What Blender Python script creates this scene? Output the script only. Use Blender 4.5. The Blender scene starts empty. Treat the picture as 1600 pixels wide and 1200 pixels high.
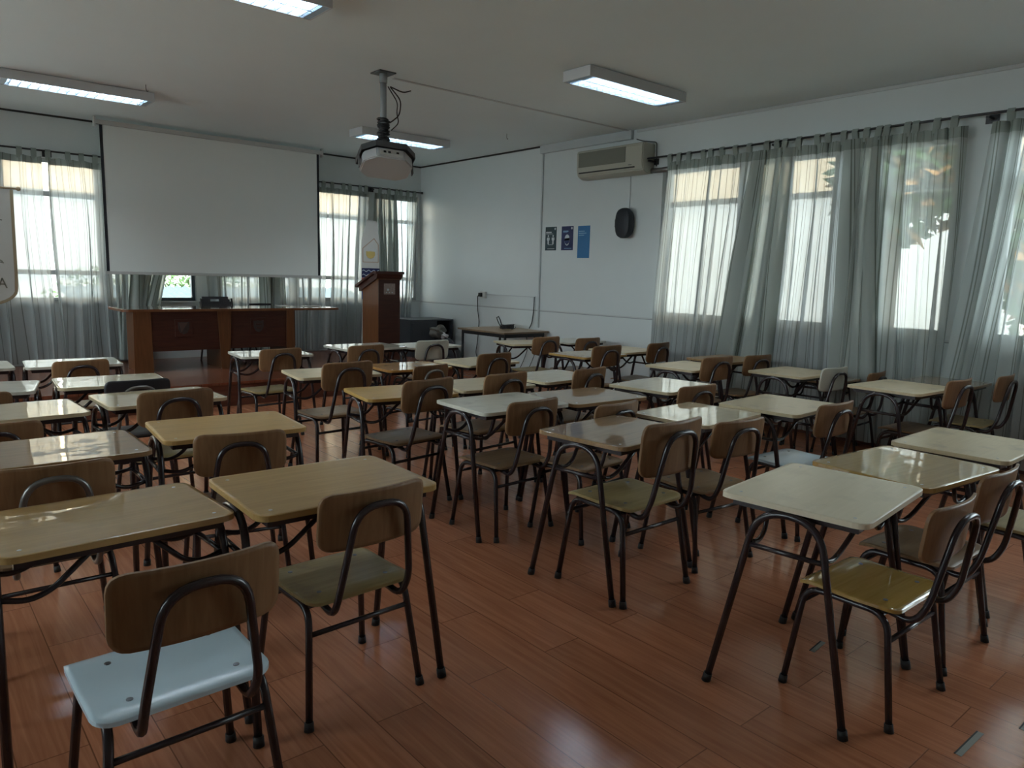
import bpy, bmesh, math, random
from mathutils import Vector, Matrix

# ------------------------------------------------------------ camera, sky, light, exposure
SC = bpy.context.scene
COL = SC.collection
PI = math.pi

CAM_H = 1.5215
cam_data = bpy.data.cameras.new('camera')
cam = bpy.data.objects.new('camera', cam_data)
COL.objects.link(cam)
cam_data.sensor_width = 36.0
cam_data.lens = 25.786
cam_data.clip_start = 0.02
cam_data.clip_end = 300
_r = Vector((0.76315317, -0.64571807, 0.02540501))
_d = Vector((-0.07500296, -0.12755425, -0.98899164))
_f = Vector((0.64185030, 0.75284665, -0.14577420))
M = Matrix.Identity(4)
for i in range(3):
    M[i][0] = _r[i]; M[i][1] = -_d[i]; M[i][2] = -_f[i]
M[2][3] = CAM_H
cam.matrix_world = M
SC.camera = cam

vs = SC.view_settings
SC.display_settings.display_device = 'sRGB'
vs.view_transform = 'Standard'
vs.look = 'None'
vs.gamma = 1.0
vs.exposure = EXPO = 1.45
vs.use_curve_mapping = False
cy = SC.cycles
cy.use_denoising = True
cy.max_bounces = 9
cy.diffuse_bounces = 4
cy.glossy_bounces = 4
cy.transmission_bounces = 4
cy.transparent_max_bounces = 12
cy.caustics_reflective = False
cy.caustics_refractive = False
cy.sample_clamp_indirect = 6.0

world = bpy.data.worlds.new('sky')
SC.world = world
world.use_nodes = True
_wn = world.node_tree
_bg = _wn.nodes['Background']
_bg.inputs['Color'].default_value = (0.84, 0.93, 1.0, 1)
_bg.inputs['Strength'].default_value = 3.3

sun_d = bpy.data.lights.new('sun', 'SUN')
sun_d.energy = 2.0
sun_d.angle = math.radians(1.0)
sun_d.color = (1.0, 0.72, 0.42)
sun = bpy.data.objects.new('sun', sun_d)
sun.rotation_euler = Vector((0.22, 0.88, -0.42)).to_track_quat('-Z', 'Y').to_euler()
COL.objects.link(sun)

# ------------------------------------------------------------ materials
def new_mat(name):
    m = bpy.data.materials.new(name); m.use_nodes = True
    return m, m.node_tree, m.node_tree.nodes['Principled BSDF']

def plain(name, col, rough=0.5, metal=0.0, noise=0.0, scale=8.0, spec=0.5, bump=0.0, coat=0.0):
    m, nt, b = new_mat(name)
    b.inputs['Roughness'].default_value = rough
    b.inputs['Metallic'].default_value = metal
    b.inputs['Specular IOR Level'].default_value = spec
    b.inputs['Coat Weight'].default_value = coat
    if coat: b.inputs['Coat Roughness'].default_value = 0.06
    tc = nt.nodes.new('ShaderNodeTexCoord')
    n = nt.nodes.new('ShaderNodeTexNoise'); n.inputs['Scale'].default_value = scale
    n.inputs['Detail'].default_value = 5
    nt.links.new(tc.outputs['Object'], n.inputs['Vector'])
    mx = nt.nodes.new('ShaderNodeMixRGB')
    k = 1 - noise
    mx.inputs[1].default_value = (col[0]*k, col[1]*k, col[2]*k, 1)
    mx.inputs[2].default_value = (min(1, col[0]*(1+noise)), min(1, col[1]*(1+noise)), min(1, col[2]*(1+noise)), 1)
    nt.links.new(n.outputs['Fac'], mx.inputs[0])
    nt.links.new(mx.outputs[0], b.inputs['Base Color'])
    if bump:
        bp = nt.nodes.new('ShaderNodeBump'); bp.inputs['Strength'].default_value = bump
        bp.inputs['Distance'].default_value = 0.01
        nt.links.new(n.outputs['Fac'], bp.inputs['Height']); nt.links.new(bp.outputs[0], b.inputs['Normal'])
    return m

def wood(name, c1, c2, rough=0.3, stretch=(2.0, 30.0, 30.0), coat=0.0, wavy=0.0, scuff=0.0, coatr=0.05):
    """laminate or veneer: fine grain along local x"""
    m, nt, b = new_mat(name)
    tc = nt.nodes.new('ShaderNodeTexCoord')
    oi = nt.nodes.new('ShaderNodeObjectInfo')
    mp = nt.nodes.new('ShaderNodeMapping'); mp.inputs['Scale'].default_value = stretch
    ad = nt.nodes.new('ShaderNodeVectorMath'); ad.operation = 'ADD'
    ml = nt.nodes.new('ShaderNodeMath'); ml.operation = 'MULTIPLY'; ml.inputs[1].default_value = 37.0
    nt.links.new(oi.outputs['Random'], ml.inputs[0])
    nt.links.new(tc.outputs['Object'], mp.inputs['Vector'])
    nt.links.new(mp.outputs[0], ad.inputs[0]); nt.links.new(ml.outputs[0], ad.inputs[1])
    n = nt.nodes.new('ShaderNodeTexNoise'); n.inputs['Scale'].default_value = 1.6
    n.inputs['Detail'].default_value = 6; n.inputs['Distortion'].default_value = 0.6
    nt.links.new(ad.outputs[0], n.inputs['Vector'])
    cr = nt.nodes.new('ShaderNodeValToRGB')
    cr.color_ramp.elements[0].position = 0.3; cr.color_ramp.elements[0].color = (*c1, 1)
    cr.color_ramp.elements[1].position = 0.7; cr.color_ramp.elements[1].color = (*c2, 1)
    nt.links.new(n.outputs['Fac'], cr.inputs[0])
    out = cr.outputs[0]
    if scuff:
        n2 = nt.nodes.new('ShaderNodeTexNoise'); n2.inputs['Scale'].default_value = 9; n2.inputs['Detail'].default_value = 8
        nt.links.new(tc.outputs['Object'], n2.inputs['Vector'])
        r2 = nt.nodes.new('ShaderNodeValToRGB'); r2.color_ramp.elements[0].position = 0.56; r2.color_ramp.elements[1].position = 0.70
        r2.color_ramp.elements[0].color = (0, 0, 0, 1); r2.color_ramp.elements[1].color = (scuff, scuff, scuff, 1)
        nt.links.new(n2.outputs['Fac'], r2.inputs[0])
        mx = nt.nodes.new('ShaderNodeMixRGB'); mx.inputs[2].default_value = (0.16, 0.12, 0.09, 1)
        nt.links.new(r2.outputs[0], mx.inputs[0]); nt.links.new(out, mx.inputs[1]); out = mx.outputs[0]
    # every piece a shade of its own
    hs = nt.nodes.new('ShaderNodeHueSaturation')
    mr = nt.nodes.new('ShaderNodeMapRange'); mr.inputs['To Min'].default_value = 0.88; mr.inputs['To Max'].default_value = 1.12
    nt.links.new(oi.outputs['Random'], mr.inputs['Value']); nt.links.new(mr.outputs[0], hs.inputs['Value'])
    nt.links.new(out, hs.inputs['Color'])
    nt.links.new(hs.outputs[0], b.inputs['Base Color'])
    b.inputs['Roughness'].default_value = rough
    b.inputs['Specular IOR Level'].default_value = .35
    b.inputs['Coat Weight'].default_value = coat
    b.inputs['Coat IOR'].default_value = 1.85
    b.inputs['Coat Roughness'].default_value = coatr
    if wavy:
        b.inputs['Specular IOR Level'].default_value = .12
        w = nt.nodes.new('ShaderNodeTexNoise'); w.inputs['Scale'].default_value = 6.0; w.inputs['Detail'].default_value = 1
        nt.links.new(tc.outputs['Object'], w.inputs['Vector'])
        bp = nt.nodes.new('ShaderNodeBump'); bp.inputs['Strength'].default_value = wavy; bp.inputs['Distance'].default_value = 0.02
        nt.links.new(w.outputs['Fac'], bp.inputs['Height'])
        nt.links.new(bp.outputs[0], b.inputs['Coat Normal']); nt.links.new(bp.outputs[0], b.inputs['Normal'])
    return m

def emit(name, col, s):
    m, nt, b = new_mat(name)
    b.inputs['Base Color'].default_value = (0.8, 0.8, 0.8, 1)
    b.inputs['Emission Color'].default_value = (*col, 1); b.inputs['Emission Strength'].default_value = s
    return m

def glass_mat():
    m = bpy.data.materials.new('window glass'); m.use_nodes = True; nt = m.node_tree
    nt.nodes.remove(nt.nodes['Principled BSDF'])
    out = nt.nodes['Material Output']
    tr = nt.nodes.new('ShaderNodeBsdfTransparent'); tr.inputs[0].default_value = (0.93, 0.97, 0.96, 1)
    gl = nt.nodes.new('ShaderNodeBsdfGlossy'); gl.inputs['Roughness'].default_value = 0.02
    fr = nt.nodes.new('ShaderNodeFresnel'); fr.inputs[0].default_value = 1.45
    mx = nt.nodes.new('ShaderNodeMixShader')
    nt.links.new(fr.outputs[0], mx.inputs[0]); nt.links.new(tr.outputs[0], mx.inputs[1]); nt.links.new(gl.outputs[0], mx.inputs[2])
    nt.links.new(mx.outputs[0], out.inputs[0])
    return m

def curtain_mat(name, col, sheer, trans=0.55):
    """thin striped voile: lets daylight through, a little see-through"""
    m = bpy.data.materials.new(name); m.use_nodes = True; nt = m.node_tree
    nt.nodes.remove(nt.nodes['Principled BSDF']); out = nt.nodes['Material Output']
    uv = nt.nodes.new('ShaderNodeUVMap'); sp = nt.nodes.new('ShaderNodeSeparateXYZ')
    nt.links.new(uv.outputs[0], sp.inputs[0])
    def band(freq, lo, hi):
        a = nt.nodes.new('ShaderNodeMath'); a.operation = 'MULTIPLY'; a.inputs[1].default_value = freq
        nt.links.new(sp.outputs['X'], a.inputs[0])
        f = nt.nodes.new('ShaderNodeMath'); f.operation = 'FRACT'; nt.links.new(a.outputs[0], f.inputs[0])
        r = nt.nodes.new('ShaderNodeValToRGB'); e = r.color_ramp.elements
        e[0].position = lo; e[0].color = (0, 0, 0, 1); e[1].position = lo + .02; e[1].color = (1, 1, 1, 1)
        x = e.new(hi); x.color = (1, 1, 1, 1); y = e.new(hi + .02); y.color = (0, 0, 0, 1)
        nt.links.new(f.outputs[0], r.inputs[0]); return r.outputs[0]
    b1 = band(6.0, .28, .33); b2 = band(9.0, .60, .66)
    mx = nt.nodes.new('ShaderNodeMixRGB'); mx.blend_type = 'ADD'; mx.inputs[0].default_value = 1
    nt.links.new(b1, mx.inputs[1]); nt.links.new(b2, mx.inputs[2])
    cc = nt.nodes.new('ShaderNodeMixRGB'); cc.inputs[1].default_value = (*col, 1)
    cc.inputs[2].default_value = (col[0]*.45, col[1]*.45, col[2]*.42, 1)
    nt.links.new(mx.outputs[0], cc.inputs[0])
    df = nt.nodes.new('ShaderNodeBsdfDiffuse'); tl = nt.nodes.new('ShaderNodeBsdfTranslucent')
    nt.links.new(cc.outputs[0], df.inputs[0]); nt.links.new(cc.outputs[0], tl.inputs[0])
    m1 = nt.nodes.new('ShaderNodeMixShader'); m1.inputs[0].default_value = trans
    nt.links.new(df.outputs[0], m1.inputs[1]); nt.links.new(tl.outputs[0], m1.inputs[2])
    tp = nt.nodes.new('ShaderNodeBsdfTransparent')
    m2 = nt.nodes.new('ShaderNodeMixShader')
    sh = nt.nodes.new('ShaderNodeMapRange'); sh.inputs['To Min'].default_value = sheer; sh.inputs['To Max'].default_value = sheer*.45
    nt.links.new(mx.outputs[0], sh.inputs['Value']); nt.links.new(sh.outputs[0], m2.inputs[0])
    nt.links.new(m1.outputs[0], m2.inputs[1]); nt.links.new(tp.outputs[0], m2.inputs[2])
    nt.links.new(m2.outputs[0], out.inputs[0])
    return m

def floor_mat(name, c1, c2, gap, rough):
    m, nt, b = new_mat(name)
    tc = nt.nodes.new('ShaderNodeTexCoord'); sp = nt.nodes.new('ShaderNodeSeparateXYZ'); cb = nt.nodes.new('ShaderNodeCombineXYZ')
    nt.links.new(tc.outputs['Object'], sp.inputs[0])
    nt.links.new(sp.outputs['Y'], cb.inputs['X']); nt.links.new(sp.outputs['X'], cb.inputs['Y'])
    br = nt.nodes.new('ShaderNodeTexBrick')
    br.inputs['Scale'].default_value = 1.0; br.inputs['Brick Width'].default_value = 1.25; br.inputs['Row Height'].default_value = 0.195
    br.inputs['Mortar Size'].default_value = 0.0022; br.inputs['Mortar Smooth'].default_value = 0.2
    br.offset = 0.37; br.inputs['Bias'].default_value = 0.0
    br.inputs['Color1'].default_value = (0.3, 0.3, 0.3, 1); br.inputs['Color2'].default_value = (0.7, 0.7, 0.7, 1)
    br.inputs['Mortar'].default_value = (0.5, 0.5, 0.5, 1)
    nt.links.new(cb.outputs[0], br.inputs['Vector'])
    mp = nt.nodes.new('ShaderNodeMapping'); mp.inputs['Scale'].default_value = (1.3, 26, 1)
    nt.links.new(cb.outputs[0], mp.inputs['Vector'])
    ad = nt.nodes.new('ShaderNodeVectorMath'); ad.operation = 'ADD'
    sc = nt.nodes.new('ShaderNodeVectorMath'); sc.operation = 'SCALE'; sc.inputs['Scale'].default_value = 40
    nt.links.new(br.outputs['Color'], sc.inputs[0])
    nt.links.new(mp.outputs[0], ad.inputs[0]); nt.links.new(sc.outputs[0], ad.inputs[1])
    n = nt.nodes.new('ShaderNodeTexNoise'); n.inputs['Scale'].default_value = 1.5; n.inputs['Detail'].default_value = 7; n.inputs['Distortion'].default_value = 1.2
    nt.links.new(ad.outputs[0], n.inputs['Vector'])
    cr = nt.nodes.new('ShaderNodeValToRGB')
    cr.color_ramp.elements[0].position = .28; cr.color_ramp.elements[0].color = (*c1, 1)
    cr.color_ramp.elements[1].position = .72; cr.color_ramp.elements[1].color = (*c2, 1)
    nt.links.new(n.outputs['Fac'], cr.inputs[0])
    hv = nt.nodes.new('ShaderNodeHueSaturation')
    mr = nt.nodes.new('ShaderNodeMapRange'); mr.inputs['From Min'].default_value = .3; mr.inputs['From Max'].default_value = .7
    mr.inputs['To Min'].default_value = .90; mr.inputs['To Max'].default_value = 1.10
    nt.links.new(br.outputs['Color'], mr.inputs['Value']); nt.links.new(mr.outputs[0], hv.inputs['Value']); nt.links.new(cr.outputs[0], hv.inputs['Color'])
    mx = nt.nodes.new('ShaderNodeMixRGB'); mx.inputs[2].default_value = (*gap, 1)
    nt.links.new(br.outputs['Fac'], mx.inputs[0]); nt.links.new(hv.outputs[0], mx.inputs[1])
    nt.links.new(mx.outputs[0], b.inputs['Base Color'])
    n3 = nt.nodes.new('ShaderNodeTexNoise'); n3.inputs['Scale'].default_value = 1.1; n3.inputs['Detail'].default_value = 1
    nt.links.new(tc.outputs['Object'], n3.inputs['Vector'])
    rr = nt.nodes.new('ShaderNodeMapRange'); rr.inputs['To Min'].default_value = rough*.85; rr.inputs['To Max'].default_value = rough*1.15
    nt.links.new(n3.outputs['Fac'], rr.inputs['Value']); nt.links.new(rr.outputs[0], b.inputs['Roughness'])
    bp = nt.nodes.new('ShaderNodeBump'); bp.inputs['Strength'].default_value = .25; bp.inputs['Distance'].default_value = .003; bp.invert = True
    nt.links.new(br.outputs['Fac'], bp.inputs['Height']); nt.links.new(bp.outputs[0], b.inputs['Normal'])
    return m

MT = {}
MT['wall'] = plain('painted wall', (0.64, 0.68, 0.68), 0.42, noise=.03, scale=2.5)
MT['ceiling'] = plain('painted ceiling', (0.77, 0.86, 0.88), 0.8, noise=.03, scale=1.5)
MT['trimw'] = plain('white trim', (0.55, 0.57, 0.57), 0.4, noise=.02)
MT['railshade'] = plain('grey rail shadow', (0.30, 0.32, 0.33), .6)
MT['gap'] = plain('dark joint', (0.03, 0.03, 0.03), 0.8)
MT['floor'] = floor_mat('laminate floor', (0.37, 0.138, 0.070), (0.53, 0.215, 0.112), (0.20, 0.075, 0.035), 0.19)
MT['stagetop'] = floor_mat('stage boards', (0.17, 0.055, 0.03), (0.24, 0.085, 0.045), (0.05, 0.02, 0.012), 0.22)
MT['riser'] = wood('stage riser wood', (0.10, 0.03, 0.018), (0.15, 0.05, 0.028), .45)
MT['frame'] = plain('window frame paint', (0.40, 0.42, 0.43), .45, noise=.03)
MT['framedark'] = plain('dark window sash', (0.05, 0.07, 0.09), .4)
MT['glass'] = glass_mat()
MT['tube'] = plain('dark brown lacquered steel', (0.028, 0.019, 0.022), .25, noise=.25, scale=14, spec=.6)
MT['tubegrey'] = plain('worn grey steel', (0.20, 0.19, 0.18), .3, metal=.6, noise=.3, scale=20)
MT['rubber'] = plain('black rubber', (0.012, 0.011, 0.011), .6)
MT['chrome'] = plain('steel screw', (0.62, 0.62, 0.62), .28, metal=1.0)
MT['dscrew'] = plain('dull screw', (0.20, 0.21, 0.23), .4, metal=.8)
MT['ply'] = wood('plywood edge', (0.30, 0.20, 0.11), (0.42, 0.30, 0.17), .6, stretch=(4, 4, 90))
MT['edge'] = plain('worn board edge', (0.17, 0.12, 0.075), .6, noise=.35, scale=25)
TOP = {
 'cream': ((0.53, 0.43, 0.27), (0.60, 0.50, 0.33)),
 'ivory': ((0.74, 0.66, 0.50), (0.80, 0.72, 0.56)),
 'pale': ((0.56, 0.54, 0.46), (0.64, 0.62, 0.53)),
 'tan': ((0.40, 0.245, 0.085), (0.50, 0.315, 0.12)),
 'brown': ((0.28, 0.17, 0.08), (0.36, 0.225, 0.11)),
 'honey': ((0.42, 0.25, 0.07), (0.54, 0.34, 0.11)),
 'amber': ((0.40, 0.19, 0.045), (0.52, 0.27, 0.075)),
}
for k, (a, b_) in TOP.items():
    MT['top_'+k] = wood('desk laminate '+k, a, b_, .30, scuff=.35 if k in ('cream', 'pale') else .12)
    MT['gtop_'+k] = wood('varnished desk laminate '+k, a, b_, .35, coat=1.0, wavy=.08, coatr=.012, scuff=.15)
MT['back'] = wood('chair plywood brown', (0.20, 0.105, 0.048), (0.27, 0.15, 0.072), .42, stretch=(30, 30, 2.5))
MT['seat'] = wood('chair plywood worn', (0.22, 0.135, 0.07), (0.31, 0.20, 0.11), .36, scuff=.6)
MT['seathoney'] = wood('chair plywood honey', (0.46, 0.29, 0.07), (0.58, 0.38, 0.11), .18, coat=.8)
MT['seatolive'] = wood('chair plywood olive', (0.34, 0.26, 0.11), (0.44, 0.34, 0.16), .35, scuff=.5)
MT['seatwhite'] = plain('white laminate seat', (0.66, 0.82, 0.92), .22, noise=.02)
MT['creamback'] = plain('cream laminate back', (0.50, 0.49, 0.41), .35, noise=.04)
MT['blackback'] = plain('black laminate back', (0.022, 0.020, 0.024), .4)
MT['curtain'] = curtain_mat('sage voile', (0.64, 0.67, 0.67), .16, .58)
MT['curtainsheer'] = curtain_mat('thin sage voile', (0.62, 0.66, 0.64), .25, .58)
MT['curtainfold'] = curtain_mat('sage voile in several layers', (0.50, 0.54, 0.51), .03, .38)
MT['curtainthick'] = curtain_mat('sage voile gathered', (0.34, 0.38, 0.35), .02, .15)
MT['rod'] = plain('dark curtain rod', (0.05, 0.05, 0.055), .4, metal=.5)
MT['lampbody'] = plain('grey enamel luminaire', (0.58, 0.59, 0.60), .45, noise=.02)
MT['louver'] = plain('aluminium louver', (0.34, 0.41, 0.48), .30, metal=.6)
MT['tubelight'] = emit('fluorescent tube', (0.84, 0.94, 1.0), 24.0)
MT['screen'] = plain('projection screen cloth', (0.80, 0.83, 0.80), .8, noise=.02, scale=1.2)
MT['black'] = plain('black border', (0.012, 0.014, 0.02), .6)
MT['whiteplastic'] = plain('white plastic', (0.55, 0.55, 0.53), .4)
MT['beigeplastic'] = plain('beige plastic', (0.44, 0.43, 0.36), .45)
MT['grille'] = plain('grey-green grille', (0.19, 0.19, 0.155), .6)
MT['projgrey'] = plain('light grey projector shell', (0.50, 0.51, 0.52), .45)
MT['projdark'] = plain('dark grey steel bracket', (0.07, 0.075, 0.08), .4)
MT['pole'] = plain('grey painted pole', (0.30, 0.32, 0.33), .4)
MT['cable'] = plain('black cable', (0.01, 0.01, 0.012), .5)
MT['redwood'] = wood('dark red-brown wood', (0.050, 0.016, 0.011), (0.075, 0.024, 0.015), .32, stretch=(3, 30, 30))
MT['orangewood'] = wood('reddish light wood', (0.12, 0.046, 0.018), (0.17, 0.066, 0.026), .32, stretch=(30, 30, 2.5))
MT['tabletop'] = wood('varnished table top', (0.13, 0.065, 0.032), (0.19, 0.10, 0.05), .12, coat=1.0)
MT['brass'] = plain('dull plaque', (0.32, 0.24, 0.22), .3, metal=.6, noise=.5, scale=60)
MT['carve'] = plain('carved dark crest', (0.045, 0.03, 0.03), .5)
MT['carvelight'] = plain('carved worn crest', (0.10, 0.06, 0.05), .5)
MT['cabinet'] = plain('charcoal cabinet', (0.045, 0.05, 0.06), .5, noise=.1)
MT['cloth'] = plain('greyish cloth', (0.18, 0.18, 0.16), .9, noise=.3, scale=12)
MT['clothw'] = plain('white cloth', (0.6, 0.6, 0.6), .9)
MT['bannerwhite'] = plain('white banner cloth', (0.55, 0.55, 0.52), .85, noise=.03)
MT['navy'] = plain('navy print', (0.015, 0.022, 0.09), .5)
MT['redprint'] = plain('red print', (0.45, 0.06, 0.06), .5)
MT['blueprint'] = plain('blue print', (0.05, 0.13, 0.42), .5)
MT['yellowprint'] = plain('yellow print', (0.55, 0.42, 0.14), .5)
MT['tanprint'] = plain('tan print', (0.42, 0.30, 0.22), .5)
MT['postergreen'] = plain('dark teal poster', (0.018, 0.045, 0.055), .4)
MT['posternavy'] = plain('navy poster', (0.015, 0.025, 0.10), .4)
MT['posterblue'] = plain('blue poster', (0.03, 0.16, 0.36), .4)
MT['print'] = plain('white print', (0.55, 0.60, 0.62), .5)
MT['printblue'] = plain('pale blue print', (0.25, 0.45, 0.62), .5)
MT['speakerblack'] = plain('black speaker shell', (0.006, 0.008, 0.013), .55)
MT['duct'] = plain('white cable duct', (0.50, 0.53, 0.54), .4)
MT['gold'] = plain('gold fringe', (0.34, 0.27, 0.17), .6)
MT['slot'] = plain('grey subfloor', (0.25, 0.25, 0.22), .7)
MT['paper'] = plain('paper', (0.6, 0.6, 0.55), .6)
MT['stucco'] = plain('pale stucco', (0.80, 0.79, 0.76), .9, noise=.05)
MT['stuccotan'] = plain('sunlit tan stucco', (0.85, 0.66, 0.46), .9, noise=.1)  # warm sun on the upper storeys, painted as a tan
MT['grass'] = plain('grass', (0.10, 0.19, 0.07), .9, noise=.4, scale=3)
MT['leaf'] = plain('glossy leaf', (0.045, 0.10, 0.025), .45, noise=.4, scale=2)
MT['leafgold'] = plain('sunlit leaf', (0.42, 0.22, 0.07), .6, noise=.4, scale=2)  # part of the leaves, warm sunlight put into their colour
MT['bark'] = plain('bark', (0.10, 0.07, 0.05), .9, noise=.4, scale=10)
MT['paving'] = plain('pale concrete paving', (0.50, 0.49, 0.47), .9, noise=.1)  # unseen ground made pale to bounce light onto the ceiling
MT['stuccocool'] = plain('cool white stucco', (0.74, 0.77, 0.80), .9, noise=.04)
MT['roofblue'] = plain('weathered blue-grey sheet roof', (0.09, 0.15, 0.18), .6, noise=.2, scale=6)

# ------------------------------------------------------------ mesh helpers
def link(name, bm, mats, parent=None, smooth=False, loc=None):
    if not isinstance(mats, (list, tuple)): mats = [mats]
    bm.normal_update()
    me = bpy.data.meshes.new(name)
    bm.to_mesh(me); bm.free()
    for m in mats: me.materials.append(MT[m] if isinstance(m, str) else m)
    if smooth:
        for p in me.polygons: p.use_smooth = True
        try: me.set_sharp_from_angle(angle=math.radians(38))
        except Exception: pass
    o = bpy.data.objects.new(name, me); COL.objects.link(o)
    if parent is not None: o.parent = parent
    if loc is not None: o.location = loc
    return o

def empty(name, loc=(0, 0, 0), rz=0.0, s=1.0):
    o = bpy.data.objects.new(name, None); o.location = loc; o.rotation_euler = (0, 0, rz); o.scale = (s, s, s)
    o.empty_display_size = .1
    COL.objects.link(o); return o

def tag(o, label=None, cat=None, group=None, kind=None):
    if label: o['label'] = label
    if cat: o['category'] = cat
    if group: o['group'] = group
    if kind: o['kind'] = kind
    return o

def struct(name, bm, mats, parent=None):
    o = link(name, bm, mats, parent)
    if parent is None: o['kind'] = 'structure'
    return o

def B(): return bmesh.new()

def box(bm, x0, x1, y0, y1, z0, z1, mi=0, bev=0.0, fn=None):
    n0 = len(bm.verts)
    vs_ = [bm.verts.new((x, y, z)) for x in (x0, x1) for y in (y0, y1) for z in (z0, z1)]
    idx = [(0, 1, 3, 2), (4, 6, 7, 5), (0, 4, 5, 1), (2, 3, 7, 6), (0, 2, 6, 4), (1, 5, 7, 3)]
    fs = [bm.faces.new([vs_[i] for i in f]) for f in idx]
    for f in fs: f.material_index = mi
    if bev:
        es = list({e for f in fs for e in f.edges})
        bmesh.ops.bevel(bm, geom=es, offset=bev, segments=2, profile=.7, affect='EDGES', clamp_overlap=True)
    if fn:
        bm.verts.ensure_lookup_table()
        for v in list(bm.verts)[n0:]: v.co = fn(v.co)
    return bm

def prism(bm, pts, axis, a, b, mi=0):
    """extrude a 2d outline along an axis ('x','y','z') from a to b"""
    def P(p, t):
        if axis == 'x': return (t, p[0], p[1])
        if axis == 'y': return (p[0], t, p[1])
        return (p[0], p[1], t)
    A = [bm.verts.new(P(p, a)) for p in pts]; C = [bm.verts.new(P(p, b)) for p in pts]
    n = len(pts)
    fs = [bm.faces.new(A), bm.faces.new(C[::-1])]
    for i in range(n): fs.append(bm.faces.new((A[i], C[i], C[(i+1) % n], A[(i+1) % n])))
    for f in fs: f.material_index = mi
    bmesh.ops.recalc_face_normals(bm, faces=fs)
    return bm

def fillet(pts, rad, seg=5):
    """round the corners of a polyline"""
    out = [Vector(pts[0])]
    for i in range(1, len(pts)-1):
        p0, p1, p2 = Vector(pts[i-1]), Vector(pts[i]), Vector(pts[i+1])
        r = rad[i] if isinstance(rad, (list, tuple)) else rad
        a = (p0-p1); b = (p2-p1)
        d = min(r, a.length*.49, b.length*.49)
        A = p1 + a.normalized()*d; C = p1 + b.normalized()*d
        for k in range(seg+1):
            t = k/seg
            out.append(A*(1-t)**2 + p1*2*t*(1-t) + C*t*t)
    out.append(Vector(pts[-1])); return out

def sweep(bm, pts, r, n=8, mi=0, cap=True):
    pts = [Vector(p) for p in pts]
    rings = []; prev = None
    for i, p in enumerate(pts):
        if i == 0: t = pts[1]-p
        elif i == len(pts)-1: t = p-pts[i-1]
        else: t = (pts[i+1]-p).normalized() + (p-pts[i-1]).normalized()
        t.normalize()
        if prev is None:
            up = Vector((0, 0, 1)) if abs(t.z) < .9 else Vector((1, 0, 0))
            u = t.cross(up).normalized()
        else:
            u = (prev - t*prev.dot(t))
            u = u.normalized() if u.length > 1e-6 else t.orthogonal().normalized()
        prev = u; w = t.cross(u)
        rr = r[i] if isinstance(r, (list, tuple)) else r
        rings.append([bm.verts.new(p + (u*math.cos(2*PI*k/n) + w*math.sin(2*PI*k/n))*rr) for k in range(n)])
    for a, b in zip(rings, rings[1:]):
        for k in range(n):
            f = bm.faces.new((a[k], a[(k+1) % n], b[(k+1) % n], b[k])); f.material_index = mi; f.smooth = True
    if cap:
        bm.faces.new(rings[0][::-1]).material_index = mi; bm.faces.new(rings[-1]).material_index = mi
    return bm

def tube(pts, r=.011, rad=.03, n=8, seg=5, bm=None):
    bm = bm or B()
    return sweep(bm, fillet(pts, rad, seg), r, n)

def slab(hw, hd, corners, th, shape, n=14, side_mi=1):
    """rounded board: corners = radii (x-y-, x+y-, x+y+, x-y+); shape(x,y,side)->Vector, side 0 top 1 bottom"""
    bm = B()
    R_ = max(max(corners), .004)
    def axis(h):
        a = [-h, -h+R_*.3, -h+R_*.6, -h+R_]
        m = [(-h+R_) + (2*h-2*R_)*k/n for k in range(1, n)]
        return a + m + [h-R_, h-R_*.6, h-R_*.3, h]
    xs, ys = axis(hw), axis(hd)
    def mapc(x, y):
        k = (0 if x < 0 else 1) if y < 0 else (3 if x < 0 else 2)
        r = max(corners[k], .004)
        dx = (abs(x)-(hw-R_))/R_; dy = (abs(y)-(hd-R_))/R_
        # rescale this corner's own radius
        if dx > 0 and dy > 0:
            m = max(dx, dy); l = math.hypot(dx, dy); q = m/l
            ex, ey = dx*q, dy*q
            t = r/R_
            ex, ey = dx*(1-t)+ex*t, dy*(1-t)+ey*t
            return math.copysign(hw-R_+ex*R_, x), math.copysign(hd-R_+ey*R_, y)
        return x, y
    g = []
    for side in (0, 1):
        g.append([[bm.verts.new(shape(*mapc(x, y), side)) for y in ys] for x in xs])
    nx, ny = len(xs), len(ys)
    for side in (0, 1):
        for i in range(nx-1):
            for j in range(ny-1):
                q = [g[side][i][j], g[side][i+1][j], g[side][i+1][j+1], g[side][i][j+1]]
                f = bm.faces.new(q if side == 0 else q[::-1]); f.smooth = True
    loop = [(i, 0) for i in range(nx)] + [(nx-1, j) for j in range(1, ny)] + [(i, ny-1) for i in range(nx-2, -1, -1)] + [(0, j) for j in range(ny-2, 0, -1)]
    for a, b in zip(loop, loop[1:]+loop[:1]):
        f = bm.faces.new((g[0][a[0]][a[1]], g[1][a[0]][a[1]], g[1][b[0]][b[1]], g[0][b[0]][b[1]]))
        f.material_index = side_mi
    bmesh.ops.recalc_face_normals(bm, faces=bm.faces[:])
    return bm

def disc(bm, c, r, h, n=10, mi=0):
    return sweep(bm, [Vector(c), Vector(c)+Vector((0, 0, h))], r, n, mi)

def copy_tree(o, parent=None, mats=None):
    c = o.copy(); COL.objects.link(c); c.parent = parent
    if mats and o.name.split('.')[0] in mats and o.data:
        c.data = mats[o.name.split('.')[0]]
    for ch in list(o.children): copy_tree(ch, c, mats)
    return c

# ------------------------------------------------------------ the room
XR, XL, YF, ZC = 7.10, -3.4, -2.6, 3.3145
BR = 0.0197
def yb(x, off=0.0): return 10.74 + BR*(x-1) - off
def back_fn(co): return Vector((co.x, co.y + yb(co.x), co.z))     # y is given as distance behind the wall face

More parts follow.
